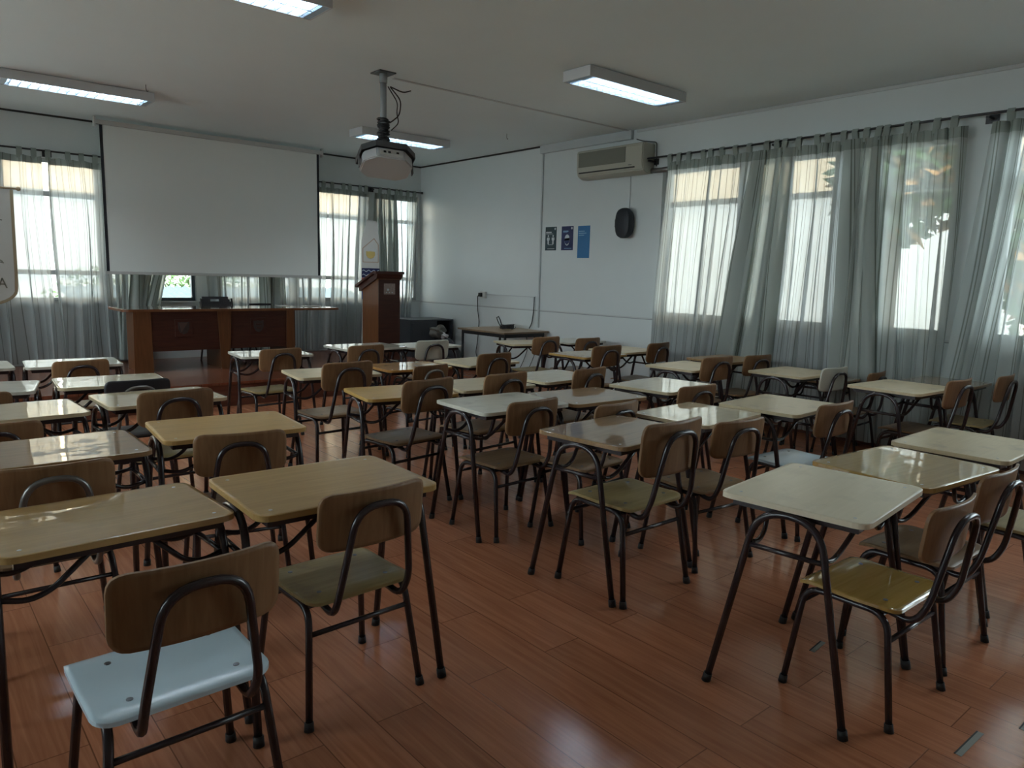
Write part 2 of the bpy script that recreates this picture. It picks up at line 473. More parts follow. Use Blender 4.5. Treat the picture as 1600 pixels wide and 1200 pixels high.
bm = B(); box(bm, XL-.2, XR+.25, YF-.2, 11.3, -.12, 0)
struct('floor', bm, 'floor')
bm = B(); box(bm, XL-.2, XR+.25, YF-.2, 11.3, ZC, ZC+.2)
struct('ceiling', bm, 'ceiling')
# left wall; its row of windows is unseen, added to brighten the room
LW = [(2.6, 4.8), (5.4, 7.6), (8.2, 10.4)]; LZ0, LZ1 = 1.1, 2.9
bm = B(); box(bm, XL-.2, XL, YF-.2, 11.3, 0, LZ0); box(bm, XL-.2, XL, YF-.2, 11.3, LZ1, ZC)
ed = [YF-.2] + [v for w in LW for v in w] + [11.3]
for a_, b_ in zip(ed[::2], ed[1::2]): box(bm, XL-.2, XL, a_, b_, LZ0, LZ1)
struct('wall_left', bm, 'wall')
FW = []
bm = B(); box(bm, XL, XR, YF-.2, YF, 0, ZC); struct('wall_front', bm, 'wall')

# right wall with its window openings
WZ0, WZ1 = 1.09, 2.80
RW = [(-2.0, 0.4), (0.62, 2.13), (2.50, 3.52), (3.58, 4.58), (4.64, 5.68)]
bm = B()
box(bm, XR, XR+.22, YF-.2, 11.3, 0, WZ0); box(bm, XR, XR+.22, YF-.2, 11.3, WZ1, ZC)
ed = [YF-.2] + [v for w in RW for v in w] + [11.3]
for a, b in zip(ed[::2], ed[1::2]): box(bm, XR, XR+.22, a, b, WZ0, WZ1)
struct('wall_right', bm, 'wall')

BW = [(-2.6, -.4), (-.1, 1.05), (1.12, 2.18), (2.24, 3.33), (3.66, 4.78), (4.84, 6.02), (6.22, 7.05)]
bm = B()
for z0, z1 in ((0, WZ0-.03), (WZ1, ZC)): box(bm, XL-.2, XR+.22, 0, .22, z0, z1, fn=back_fn)
ed = [XL-.2] + [v for w in BW for v in w] + [XR+.22]
for a, b in zip(ed[::2], ed[1::2]): box(bm, a, b, 0, .22, WZ0-.03, WZ1, fn=back_fn)
struct('wall_back', bm, 'wall')

wn_ = 0
def window(rng, side, bars):
    global wn_
    wn_ += 1
    a, b = rng; z0 = WZ0 if side == 'r' else WZ0-.03
    fn = None if side == 'r' else back_fn
    def bx(bm, t0, t1, d0, d1, za, zb):
        if side == 'r': box(bm, XR+d0, XR+d1, t0, t1, za, zb)
        else: box(bm, t0, t1, d0, d1, za, zb, fn=fn)
    bm = B(); w = .045
    for t0, t1, za, zb in ((a, a+w, z0, WZ1), (b-w, b, z0, WZ1), (a+w, b-w, z0, z0+w), (a+w, b-w, WZ1-w, WZ1)):
        bx(bm, t0, t1, .06, .12, za, zb)
    for zb in bars: bx(bm, a+w, b-w, .065, .115, zb-.03, zb+.03)
    o = struct('window_%d' % wn_, bm, 'framedark' if side == 'b' and abs(b-3.33) < .01 else 'frame')
    bm = B(); bx(bm, a+w*.5, b-w*.5, .088, .093, z0+.02, WZ1-.02)
    g = link('pane', bm, 'glass', o)
    bm = B(); bx(bm, a-.03, b+.03, -.02, .06, z0-.025, z0)
    link('sill', bm, 'trimw', o)
for w in RW: window(w, 'r', [2.40])
for w in BW: window(w, 'b', [2.38] if abs(w[1]-3.33) < .01 else [2.38, 1.42])

for side, rng in [('l', w) for w in LW] + [('f', w) for w in FW]:
    wn_ += 1
    a_, b_ = rng
    def bx2(bm, t0, t1, d0, d1, za, zb):
        if side == 'l': box(bm, XL-d1, XL-d0, t0, t1, za, zb)
        else: box(bm, t0, t1, YF-d1, YF-d0, za, zb)
    bm = B()
    for t0, t1, za, zb in ((a_, a_+.05, LZ0, LZ1), (b_-.05, b_, LZ0, LZ1), (a_+.05, b_-.05, LZ0, LZ0+.05), (a_+.05, b_-.05, LZ1-.05, LZ1), ((a_+b_)/2-.02, (a_+b_)/2+.02, LZ0+.05, LZ1-.05)):
        bx2(bm, t0, t1, .06, .12, za, zb)
    o = struct('window_%d' % wn_, bm, 'frame')  # added left-wall window, out of view
    bm = B(); bx2(bm, a_+.02, b_-.02, .088, .093, LZ0+.02, LZ1-.02); link('pane', bm, 'glass', o)
# skylight entering through each window opening (Cycles portals sample the sky only)
def portal(t0, t1, side):
    z0_, z1_ = (LZ0, LZ1) if side in 'lf' else (WZ0, WZ1)
    L = bpy.data.lights.new('window_daylight', 'AREA'); L.shape = 'RECTANGLE'
    L.size = t1-t0; L.size_y = z1_-z0_; L.cycles.is_portal = True; L.energy = 1
    o = bpy.data.objects.new('window_daylight', L); COL.objects.link(o)
    zc = (z0_+z1_)/2
    if side == 'r':
        o.location = (XR+.24, (t0+t1)/2, zc); o.rotation_euler = (PI/2, 0, PI/2)
    elif side == 'l':
        o.location = (XL-.22, (t0+t1)/2, zc); o.rotation_euler = (PI/2, 0, -PI/2)
    elif side == 'f':
        o.location = ((t0+t1)/2, YF-.22, zc); o.rotation_euler = (PI/2, 0, 0)
    else:
        o.location = ((t0+t1)/2, yb((t0+t1)/2)+.24, zc); o.rotation_euler = (PI/2, 0, PI)
for w in RW: portal(*w, 'r')
for w in BW[1:]: portal(*w, 'b')
for w in LW: portal(*w, 'l')
for w in FW: portal(*w, 'f')

# trims
tn = [0]
def trim(bm, m):
    tn[0] += 1; return struct('trim_%d' % tn[0], bm, m)
bm = B(); box(bm, XL, XR, -.012, 0, ZC-.022, ZC, fn=back_fn); trim(bm, 'gap')
bm = B(); box(bm, XR-.012, XR, 7.84, 10.84, ZC-.022, ZC); trim(bm, 'gap')
bm = B(); box(bm, XR-.02, XR, YF, 6.1, ZC-.035, ZC-.004); trim(bm, 'trimw')
bm = B(); box(bm, XR-.008, XR, 5.72, 10.84, 1.040, 1.056); box(bm, XR-.008, XR, 2.15, 2.48, 1.040, 1.056); trim(bm, 'trimw')
bm = B(); box(bm, XR-.004, XR, 5.72, 10.84, 1.032, 1.040); box(bm, XR-.004, XR, 2.15, 2.48, 1.032, 1.040); trim(bm, 'railshade')  # grey strip below the rail, a painted shadow line
bm = B(); box(bm, XR-.012, XR, YF, 10.84, 0, .09); o = struct('baseboard_right', bm, 'riser')

# stage
SZ, SY, SX = 0.271, 8.14, 5.95
bm = B()
def st_fn(co): return Vector((co.x, co.y + BR*(co.x-1), co.z))
box(bm, XL+.01, SX, SY+.02, 10.73, 0, SZ-.03, mi=1, fn=st_fn)
box(bm, XL+.01, SX+.015, SY, 10.73, SZ-.03, SZ, mi=0, fn=st_fn)
tag(link('stage_platform', bm, ['stagetop', 'riser']), 'low wooden stage with dark riser and polished purple-brown boards along the back wall', 'stage')

# open expansion gaps where end joints of the floor boards came apart
for k, (x, y, l, rz) in enumerate(((2.675, .71, .2, -.02), (3.02, .62, .22, 0), (2.9, 1.36, .12, .1))):
    bm = B(); box(bm, -l/2, l/2, -.009, .009, .0004, .0014, mi=0); box(bm, -l/2, l/2, .009, .014, .0004, .0018, mi=1)
    if k == 0: pass
    o = link('floor_gap_strip', bm, ['slot', 'gap']); o.location = (x, y, 0); o.rotation_euler = (0, 0, rz)
    tag(o, ['grey slot gap between floor boards at the bottom right of the picture',
            'faint floor board gap near the right edge, right of the bigger grey slot',
            'short dark floor board gap beneath the nearest right-hand desk'][k], 'floor gap')

# ------------------------------------------------------------ ceiling luminaires
def luminaire(x, y, label):
    t = empty('ceiling_luminaire', (x, y, ZC)); tag(t, label, 'ceiling light', 'fluorescent ceiling lights')
    L, W, Hh = .665, .165, .095
    bm = B()
    box(bm, -L, L, -W, -W+.012, -Hh, -.006); box(bm, -L, L, W-.012, W, -Hh, -.006)
    box(bm, -L, -L+.012, -W+.012, W-.012, -Hh, -.006); box(bm, L-.012, L, -W+.012, W-.012, -Hh, -.006)
    box(bm, -L+.012, L-.012, -W+.012, W-.012, -.014, -.006)
    link('housing', bm, 'lampbody', t)
    bm = B()
    for s in (-1, 1):
        box(bm, s*L-(.05 if s > 0 else 0)-.012*s, s*L+(.05 if s < 0 else 0)-.012*s, -W+.014, W-.014, -Hh+.002, -Hh+.05)
    box(bm, -L+.05, L-.05, -.006, .006, -Hh+.002, -.02)
    for s in (-1, 1):   # sloping side reflectors
        prism(bm, [(s*(W-.014), -Hh+.002), (s*(W-.022), -.02), (s*(W-.014), -.02)], 'x', -L+.05, L-.05)
    for k in range(15):
        xx = -L+.09 + k*(2*L-.18)/14
        box(bm, xx-.003, xx+.003, -W+.018, W-.018, -Hh+.002, -Hh+.046)
    link('louver', bm, 'louver', t)
    for s in (-1, 1):
        bm = B(); sweep(bm, [(-L+.06, s*.08, -.034), (L-.06, s*.08, -.034)], .013, 10)
        link('tube_lamp', bm, 'tubelight', t)
    for sx, sy in ((-1, -1), (1, -1), (1, 1), (-1, 1)):
        bm = B(); sweep(bm, [(sx*(L-.05), sy*W, -.02), (sx*(L-.05), sy*(W+.004), -.02)], .006, 8)
        link('screw', bm, 'chrome', t)
luminaire(5.355, 4.75, 'grey fluorescent ceiling light with louvers, nearest the window curtains')
luminaire(5.315, 8.60, 'grey fluorescent ceiling light seen behind the hanging projector')
luminaire(1.62, 8.70, 'long grey fluorescent ceiling light left of the projection screen top')
luminaire(1.70, 4.84, 'grey fluorescent ceiling light cut off by the top edge of the picture')

luminaire(5.355, .92, 'added grey fluorescent ceiling light on the window side, outside the picture')  # unseen extra light, added to brighten the near desks

def hook(x, y, label):
    t = tube([(x, y, ZC), (x, y, ZC-.05), (x+.012, y, ZC-.07), (x+.02, y, ZC-.055)], .003, .01)
    tag(link('ceiling_hook', t, 'projdark'), label, 'hook')
hook(6.2, 7.5, 'small bare hook in the ceiling above the wall with the posters')
hook(2.13, 8.24, 'small bare hook in the ceiling near the left ceiling light')

# ------------------------------------------------------------ cable ducts
bm = B(); box(bm, 3.75, XR-.02, 6.20, 6.23, ZC-.008, ZC)
tag(link('cable_duct', bm, 'duct'), 'thin white duct across the ceiling from projector to the wall', 'cable duct')
bm = B(); box(bm, XR-.05, XR, 6.16, 7.80, ZC-.11, ZC-.002, bev=.004)
tag(link('cable_duct', bm, 'duct'), 'wide white duct box along the wall top above the air conditioner', 'cable duct')
bm = B(); box(bm, XR-.022, XR, 7.76, 7.785, .80, ZC-.11)
tag(link('cable_duct', bm, 'duct'), 'vertical white duct down the wall left of the posters', 'cable duct')
bm = B(); box(bm, XR-.012, XR, 7.86, 8.98, 1.222, 1.236)
tag(link('cable_duct', bm, 'duct'), 'thin horizontal duct on the wall right of the power outlet', 'cable duct')

# outlet
t = empty('power_outlet', (XR, 9.04, 1.22)); tag(t, 'white wall outlet box with a black plug in it above the small table', 'power outlet')
bm = B(); box(bm, -.045, 0, -.06, .06, -.05, .05, bev=.006); link('outlet_box', bm, 'whiteplastic', t)
bm = B(); box(bm, -.085, -.045, -.005, .055, -.03, .03, bev=.008); link('plug', bm, 'cable', t)
bm = tube([(XR-.06, 9.09, 1.21), (XR-.05, 9.15, 1.205), (XR-.04, 9.16, 1.0), (XR-.02, 9.14, .8), (XR-.05, 9.13, .5), (XR-.03, 9.2, .3), (XR-.05, 9.0, .02)], .007, .05)
tag(link('power_cable', bm, 'cable'), 'black power cord hanging from the wall outlet behind the small table', 'cable')
bm = tube([(XR-.02, 7.86, 1.23), (XR-.03, 7.86, 1.0), (XR-.02, 7.9, .85), (XR-.05, 7.92, .775)], .007, .05)
tag(link('signal_cable', bm, 'cable'), 'black cable running down the wall to the right end of the small table', 'cable')
for (y0, lab) in ((7.98, 'left one of two black cords dangling below the small wall table'), (7.80, 'right one of two black cords dangling below the small wall table')):
    bm = tube([(XR-.06, y0, .70), (XR-.03, y0-.03, .5), (XR-.03, y0+.06, .3), (XR-.05, y0+.22, .02)], .005, .1)
    tag(link('dangling_cord', bm, 'cable'), lab, 'cable')

# ------------------------------------------------------------ air conditioner, speaker, posters
t = empty('air_conditioner', (XR, 6.36, 2.94)); tag(t, 'beige split air conditioner unit mounted high on the wall left of the curtains', 'air conditioner')
bm = B()
prism(bm, [(0, -.17), (-.12, -.175), (-.20, -.14), (-.225, -.06), (-.225, .15), (-.205, .175), (0, .175)], 'y', -.545, .545)
bmesh.ops.bevel(bm, geom=bm.edges[:], offset=.012, segments=2, affect='EDGES', clamp_overlap=True)
link('body', bm, 'beigeplastic', t, smooth=True)
bm = B(); box(bm, -.229, -.223, -.28, .50, -.035, .145)
for k in range(9): box(bm, -.233, -.229, -.28, .50, -.028+k*.019, -.020+k*.019)
link('intake_grille', bm, 'grille', t)
bm = B(); box(bm, -.2235, -.205, -.42, .50, -.108, -.094)
link('outlet_slot', bm, 'gap', t)
bm = B(); box(bm, -.228, -.2245, -.38, -.33, -.078, -.070); link('badge', bm, 'projdark', t)
bm = tube([(XR-.04, 5.82, 2.80), (XR-.045, 5.7, 2.795), (XR-.045, 5.45, 2.80)], .03, .05, 10)
tag(link('coolant_pipe', bm, 'tubegrey'), 'insulated pipe from the air conditioner running behind the curtain edge', 'pipe')
bm = tube([(XR-.01, 6.10, 3.20), (XR-.03, 5.98, 3.16), (XR-.01, 5.79, 3.13), (XR-.01, 5.775, 2.85)], .006, .03)
tag(link('thin_cable', bm, 'projdark'), 'thin dark cable beside the right end of the air conditioner', 'cable')

t = empty('wall_speaker', (XR, 6.17, 2.20)); tag(t, 'black oval loudspeaker on the wall below the air conditioner', 'speaker')
bm = B()
def oval(r1, r2, n=28): return [(r1*math.copysign(abs(math.cos(a))**.75, math.cos(a)), r2*math.copysign(abs(math.sin(a))**.75, math.sin(a))) for a in [2*PI*k/n for k in range(n)]]
prev = None
for (d, s) in ((-.02, .86), (-.06, .98), (-.10, 1.0), (-.135, .93), (-.15, .7), (-.153, .3)):
    ring = [bm.verts.new((d, y*s, z*s)) for y, z in oval(.118, .185)]
    if prev:
        for i in range(len(ring)): bm.faces.new((prev[i], prev[(i+1) % len(ring)], ring[(i+1) % len(ring)], ring[i]))
    else: bm.faces.new(ring)
    prev = ring
bm.faces.new(prev[::-1]); bmesh.ops.recalc_face_normals(bm, faces=bm.faces[:])
link('shell', bm, 'speakerblack', t, smooth=True)
bm = B(); box(bm, -.03, 0, -.03, .03, -.06, .06); link('wall_bracket', bm, 'projdark', t)
bm = B(); box(bm, -.12, -.07, .105, .13, -.05, .05, bev=.008); link('side_knob', bm, 'speakerblack', t)
bm = tube([(XR-.006, 6.17, 2.38), (XR-.006, 6.17, 2.77)], .004, .01)
tag(link('speaker_wire', bm, 'duct'), 'thin white wire between the oval speaker and the air conditioner', 'wire')

def person_icon(bm, y, z, s, mi):
    prism(bm, [(y+.1*s*math.cos(a), z+.36*s+.11*s*math.sin(a)) for a in [2*PI*k/10 for k in range(10)]], 'x', -.006, -.0035, mi)
    prism(bm, [(y-.2*s, z+.2*s), (y+.2*s, z+.2*s), (y+.2*s, z-.05*s), (y+.1*s, z-.15*s), (y+.1*s, z-.5*s), (y-.1*s, z-.5*s), (y-.1*s, z-.15*s), (y-.2*s, z-.05*s)], 'x', -.006, -.0035, mi)
def rows(bm, y1, z, widths, h, dz, mi):
    for k, w in enumerate(widths): box(bm, -.006, -.0035, y1-w, y1, z-k*dz-h, z-k*dz, mi)
# poster 1 (y falls to the right in the picture)
t = empty('wall_poster', (XR, 7.575, 2.045)); tag(t, 'dark green notice with two white person symbols, left of the three posters', 'poster', 'notices on the right wall')
bm = B(); box(bm, -.0035, 0, -.11, .11, -.16, .16); link('sheet', bm, 'postergreen', t)
bm = B(); person_icon(bm, .048, -.01, .13, 0); person_icon(bm, -.048, -.01, .13, 0); box(bm, -.006, -.0035, -.05, .05, -.084, -.079)
link('pictogram', bm, 'print', t)
bm = B(); rows(bm, .095, .095, [.11], .018, .1, 0); rows(bm, .095, .068, [.14], .006, .1, 0); rows(bm, .06, -.135, [.14], .005, .1, 0)
link('lettering', bm, 'print', t)
bm = B(); prism(bm, [(-.085+.016*math.cos(a), .132+.016*math.sin(a)) for a in [2*PI*k/12 for k in range(12)]], 'x', -.006, -.0035); link('emblem', bm, 'print', t)
# poster 2
t = empty('wall_poster', (XR, 7.25, 2.045)); tag(t, 'navy notice with a masked face symbol, middle of the three posters', 'poster', 'notices on the right wall')
bm = B(); box(bm, -.0035, 0, -.112, .112, -.16, .16); link('sheet', bm, 'posternavy', t)
bm = B()
prism(bm, [(.045*math.cos(a), -.01+.06*math.sin(a)) for a in [2*PI*k/24 for k in range(24)]], 'x', -.006, -.0035)
box(bm, -.006, -.0035, -.045, .045, -.05, .0)
link('face_symbol', bm, 'print', t)
bm = B(); prism(bm, [(-.042, -.03), (.042, -.03), (.036, -.062), (.0, -.085), (-.036, -.062)], 'x', -.0075, -.006); link('mask_symbol', bm, 'posternavy', t)
bm = B(); prism(bm, [(-.045, -.05), (-.03, -.085), (0, -.1), (.03, -.085), (.045, -.05), (.036, -.062), (0, -.085), (-.036, -.062)], 'x', -.006, -.0035); link('chin_symbol', bm, 'print', t)
bm = B(); rows(bm, .08, .10, [.10], .014, .1, 0); rows(bm, .08, .078, [.08], .005, .1, 0); rows(bm, .05, -.132, [.14], .006, .1, 0); link('lettering', bm, 'printblue', t)
bm = B(); prism(bm, [(-.085+.016*math.cos(a), .132+.016*math.sin(a)) for a in [2*PI*k/12 for k in range(12)]], 'x', -.006, -.0035); link('emblem', bm, 'print', t)
# poster 3
t = empty('wall_poster', (XR, 6.94, 1.99)); tag(t, 'tall plain bright blue notice, right of the three posters', 'poster', 'notices on the right wall')
bm = B(); box(bm, -.0035, 0, -.11, .11, -.21, .21); link('sheet', bm, 'posterblue', t)
bm = B(); rows(bm, .092, .145, [.11, .14, .10], .009, .026, 0); link('lettering', bm, 'printblue', t)

# ------------------------------------------------------------ projection screen
ysc = 10.40
def sc_fn(co): return Vector((co.x, co.y + ysc + BR*(co.x-3), co.z))
t = empty('projection_screen', (0, 0, 0)); tag(t, 'large pulled-down projection screen with black side borders above the main table', 'projection screen')
bm = B(); box(bm, 2.13, 5.03, -.006, 0, 1.45, 3.22, fn=sc_fn); link('screen_cloth', bm, 'screen', t)
bm = B(); box(bm, 2.13, 2.165, -.009, -.0055, 1.45, 3.22, fn=sc_fn); link('side_border', bm, 'black', t)
bm = B(); box(bm, 4.995, 5.03, -.009, -.0055, 1.45, 3.22, fn=sc_fn); link('side_border', bm, 'black', t)
bm = B(); box(bm, 2.11, 5.05, -.018, .01, 1.415, 1.452, bev=.004, fn=sc_fn); link('bottom_bar', bm, 'whiteplastic', t)
bm = B()
box(bm, 2.08, 5.08, -.03, .03, 3.222, 3.275, fn=sc_fn); link('roller_case', bm, 'whiteplastic', t)
for x in (2.07, 5.07):
    bm = B(); box(bm, x, x+.02, -.035, .035, 3.19, ZC-.004, fn=sc_fn); link('end_bracket', bm, 'whiteplastic', t)

# ------------------------------------------------------------ projector on its pole
PX, PY = 3.60, 6.12
t = empty('projector', (PX, PY-.02, 2.52), 0, .84); t.rotation_euler = (math.radians(-24), math.radians(3), math.radians(-16))
tag(t, 'grey ceiling projector in a dark steel cradle above the middle desks', 'projector')
bm = B()
prism(bm, [(-.27, -.12), (-.15, -.235), (.15, -.235), (.275, -.10), (.275, .12), (.17, .2), (-.17, .2), (-.27, .10)], 'z', -.085, .035)
bmesh.ops.bevel(bm, geom=[e for e in bm.edges], offset=.012, segments=2, affect='EDGES', clamp_overlap=True)
link('shell', bm, 'projgrey', t, smooth=True)
bm = B(); box(bm, -.12, .13, -.243, -.232, -.055, .018); link('connector_panel', bm, 'whiteplastic', t)
for x in (-.07, -.02, .07):
    bm = B(); box(bm, x-.014, x+.014, -.25, -.242, -.03, -.01); link('port', bm, 'cable', t)
bm = B()
ring = [(-.295, -.15), (-.17, -.27), (.17, -.27), (.30, -.13), (.30, .13), (-.295, .13)]
for i in range(len(ring)):
    a = Vector(ring[i]); b = Vector(ring[(i+1) % len(ring)]); n_ = (b-a).normalized(); nn = Vector((n_.y, -n_.x))*.004
    prism(bm, [tuple(a+nn), tuple(b+nn), tuple(b-nn), tuple(a-nn)], 'z', .02, .085)
prism(bm, ring, 'z', .085, .091)
for a in ((-.295, -.02), (.30, .0)):
    box(bm, a[0]-.004, a[0]+.004, a[1]-.03, a[1]+.03, -.10, .09)
link('cradle', bm, 'projdark', t)
t2 = empty('projector_pole', (PX-.01, PY, ZC)); tag(t2, 'grey steel pole dropping from the ceiling to the projector', 'ceiling pole')
bm = B(); box(bm, -.085, .085, -.085, .085, -.012, 0, bev=.003); link('ceiling_plate', bm, 'projdark', t2)
bm = B(); sweep(bm, [(0, 0, -.012), (0, 0, -.70)], .029, 14); link('pole', bm, 'pole', t2)
bm = B(); sweep(bm, [(0, 0, -.012), (0, 0, -.09)], .036, 14); link('collar', bm, 'pole', t2)
bm = B(); box(bm, -.06, .06, -.06, .06, -.705, -.66, bev=.004); link('mounting_head', bm, 'projdark', t2)
random.seed(5)
pts = []
for k in range(300):
    a = k*.52; z = ZC-.42-.24*k/300
    r = .043 + .010*math.sin(k*.31) + (.022 if k % 61 in (0, 1) else 0)
    pts.append((PX-.01+r*math.cos(a), PY+r*math.sin(a), z+.02*math.sin(k*.23)))
bm = sweep(B(), pts, .0095, 6)
tag(link('coiled_cable', bm, 'cable'), 'black cable coiled round the lower half of the projector pole', 'cable')
bm = sweep(B(), fillet([(PX+.30, PY+.03, ZC-.10), (PX+.2, PY, ZC-.14), (PX+.05, PY-.02, ZC-.115), (PX+.05, PY-.03, ZC-.125), (PX+.16, PY-.03, ZC-.22), (PX+.15, PY-.02, ZC-.35), (PX+.03, PY-.05, ZC-.44), (PX-.05, PY-.04, ZC-.47)], .05), .006, 6)
tag(link('looping_cable', bm, 'cable'), 'thin black cable looping right of the projector pole below the ceiling', 'cable')
bm = sweep(B(), fillet([(PX+.02, PY-.03, ZC-.12), (PX+.12, PY-.04, ZC-.25), (PX+.11, PY-.03, ZC-.34), (PX+.14, PY-.03, ZC-.42), (PX+.05, PY-.04, ZC-.5)], .05), .005, 6)
tag(link('looping_cable', bm, 'cable'), 'second thin cable, inner one of the two loops beside the projector pole', 'cable')

# ------------------------------------------------------------ curtains
def curtain(label, side, top, bot, ztop, zbot, folds, amp, seed, mat='curtain', width=2.2, ntab=6, bulge=0.0, group=None):
    rnd = random.Random(seed)
    ph = [rnd.uniform(0, 6.28) for _ in range(6)]
    t = empty('tab_top_curtain', (0, 0, 0)); tag(t, label, 'curtain', group)
    def pos(u, v, extra=0.0):
        wu = u + .035*math.sin(2*PI*u*2.3+ph[0])*math.sin(PI*u) + .02*math.sin(2*PI*u*5.1+ph[1])*math.sin(PI*u)
        k = v**1.15
        tt = top[0]+(top[1]-top[0])*wu; tb = bot[0]+(bot[1]-bot[0])*wu
        s = tt*(1-k)+tb*k + .018*math.sin(v*4+ph[2]+u*5)
        a = amp*(.55+.45*min(1, v*2.5))*(1+.35*math.sin(u*9+ph[3]))
        sn = math.sin(2*PI*folds*u+ph[4]+.8*math.sin(v*2.4+u*6))
        off = a*(sn*(1.25-.35*abs(sn))) + .35*a*math.sin(2*PI*folds*2.37*u+ph[5]) + bulge*math.sin(PI*min(1, v*1.1))
        s += a*(.25+(1.35 if mat == 'curtainfold' else .95)*abs(math.sin(u*7.3+ph[3])))*math.cos(2*PI*folds*u+ph[4]+.8*math.sin(v*2.4+u*6))
        off += extra
        z = ztop + (zbot-ztop)*v - (.012*abs(math.sin(PI*ntab*u)) if v < .02 else 0)
        if side == 'r': return Vector((XR-.13-off, s, z))
        return Vector((s, yb(s, .10)-off, z))
    nu, nv = int(folds*14)+20, 22
    def sheet(v0, v1, nv, extra=0.0):
        bm = B(); uv = bm.loops.layers.uv.new('UVMap')
        g = [[bm.verts.new(pos(i/nu, v0+(v1-v0)*j/nv, extra)) for j in range(nv+1)] for i in range(nu+1)]
        for i in range(nu):
            for j in range(nv):
                f = bm.faces.new((g[i][j], g[i+1][j], g[i+1][j+1], g[i][j+1])); f.smooth = True
                for l, (a, b) in zip(f.loops, ((i, j), (i+1, j), (i+1, j+1), (i, j+1))): l[uv].uv = (a/nu*width, b/nv)
        return bm
    o = link('drape', sheet(0, 1, nv), mat, t)
    link('heading_band', sheet(0.0, .035, 1, .006), 'curtainthick', t)
    zr = (2.93 if side == 'r' else 2.87)
    for k in range(ntab):
        u = (k+.5)/ntab; p = pos(u, 0.0)
        w = .028; bm = B()
        q = []
        for (dz, dn) in ((-.03, .004), (zr-p.z-.008, .02), (zr-p.z+.02, 0.0), (zr-p.z-.008, -.02), (-.03, -.004)):
            q.append((dz, dn))
        for sgn in range(len(q)-1):
            a, b = q[sgn], q[sgn+1]
            def P(s_, c):
                if side == 'r':
                    base = XR-.13 + (p.x-(XR-.13))*max(0, min(1, 1-(c[0]+.03)/.06)) if c[0] < .05 else XR-.13
                    return (base + c[1], p.y+s_*w, p.z+c[0])
                yy = yb(p.x, .10)
                base = p.y if c[0] < 0 else yy
                return (p.x+s_*w, base+c[1], p.z+c[0])
            bm.faces.new([bm.verts.new(P(-1, a)), bm.verts.new(P(1, a)), bm.verts.new(P(1, b)), bm.verts.new(P(-1, b))])
        link('tab_loop', bm, 'curtainthick', t)
    return t

GR = 'sage curtains on the window wall'; GB = 'sage curtains on the back wall'
ZR, ZB = 2.86, 2.80
curtain('sheer sage curtain nearest the air conditioner and the wall corner', 'r', (5.56, 4.38), (5.62, 4.70), ZR, .06, 8, .036, 1, ntab=8, width=2.6, group=GR)
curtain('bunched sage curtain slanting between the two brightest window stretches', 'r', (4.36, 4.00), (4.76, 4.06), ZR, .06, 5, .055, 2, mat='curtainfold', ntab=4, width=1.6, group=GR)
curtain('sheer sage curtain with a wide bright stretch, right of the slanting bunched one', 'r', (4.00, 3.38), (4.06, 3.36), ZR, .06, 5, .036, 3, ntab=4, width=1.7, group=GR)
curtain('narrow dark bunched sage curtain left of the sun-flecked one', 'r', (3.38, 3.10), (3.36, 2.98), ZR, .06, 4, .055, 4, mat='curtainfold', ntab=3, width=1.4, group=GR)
curtain('sage curtain flecked by golden leaf light, left of the bare strip of wall', 'r', (3.16, 2.44), (3.06, 2.40), ZR, .06, 5, .042, 5, mat='curtainsheer', ntab=5, width=1.8, group=GR)
curtain('sage curtain slanting at the right edge of the picture beside bare wall', 'r', (2.20, 1.55), (2.42, 1.60), ZR, .06, 6, .042, 6, mat='curtainsheer', ntab=5, width=1.8, group=GR)
curtain('sage curtain at the far right, mostly outside the picture', 'r', (1.55, .55), (1.58, .55), ZR, .06, 8, .036, 7, ntab=6, width=2.0, group=GR)
curtain('sage curtain at the left edge of the picture behind the hanging pennant', 'b', (.35, 1.58), (.35, 1.60), ZB, SZ+.03, 6, .038, 11, ntab=6, width=2.3, group=GB)
curtain('sage curtain just left of the projection screen', 'b', (1.60, 2.30), (1.62, 2.34), ZB, SZ+.03, 4, .038, 12, ntab=5, width=1.8, group=GB)
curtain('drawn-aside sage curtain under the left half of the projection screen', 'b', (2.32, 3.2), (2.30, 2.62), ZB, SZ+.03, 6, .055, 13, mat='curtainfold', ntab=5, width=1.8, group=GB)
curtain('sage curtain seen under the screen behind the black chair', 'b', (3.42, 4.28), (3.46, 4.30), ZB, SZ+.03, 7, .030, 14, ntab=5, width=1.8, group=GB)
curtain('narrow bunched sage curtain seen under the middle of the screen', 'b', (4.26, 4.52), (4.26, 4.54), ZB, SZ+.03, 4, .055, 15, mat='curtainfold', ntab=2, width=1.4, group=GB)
curtain('sage curtain behind the right end of the main table', 'b', (4.54, 5.30), (4.56, 5.28), ZB, SZ+.03, 5, .035, 16, ntab=5, width=1.8, group=GB)
curtain('sage curtain between the projection screen and the lectern banner', 'b', (5.32, 6.06), (5.30, 5.92), ZB, SZ+.03, 5, .036, 17, ntab=5, width=1.8, group=GB)
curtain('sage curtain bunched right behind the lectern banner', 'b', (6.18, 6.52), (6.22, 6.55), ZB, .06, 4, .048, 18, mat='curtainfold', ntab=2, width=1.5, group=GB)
curtain('sage curtain in the corner beside the white side wall', 'b', (6.50, 6.95), (6.52, 6.84), ZB, .06, 5, .030, 19, ntab=4, width=1.4, group=GB)

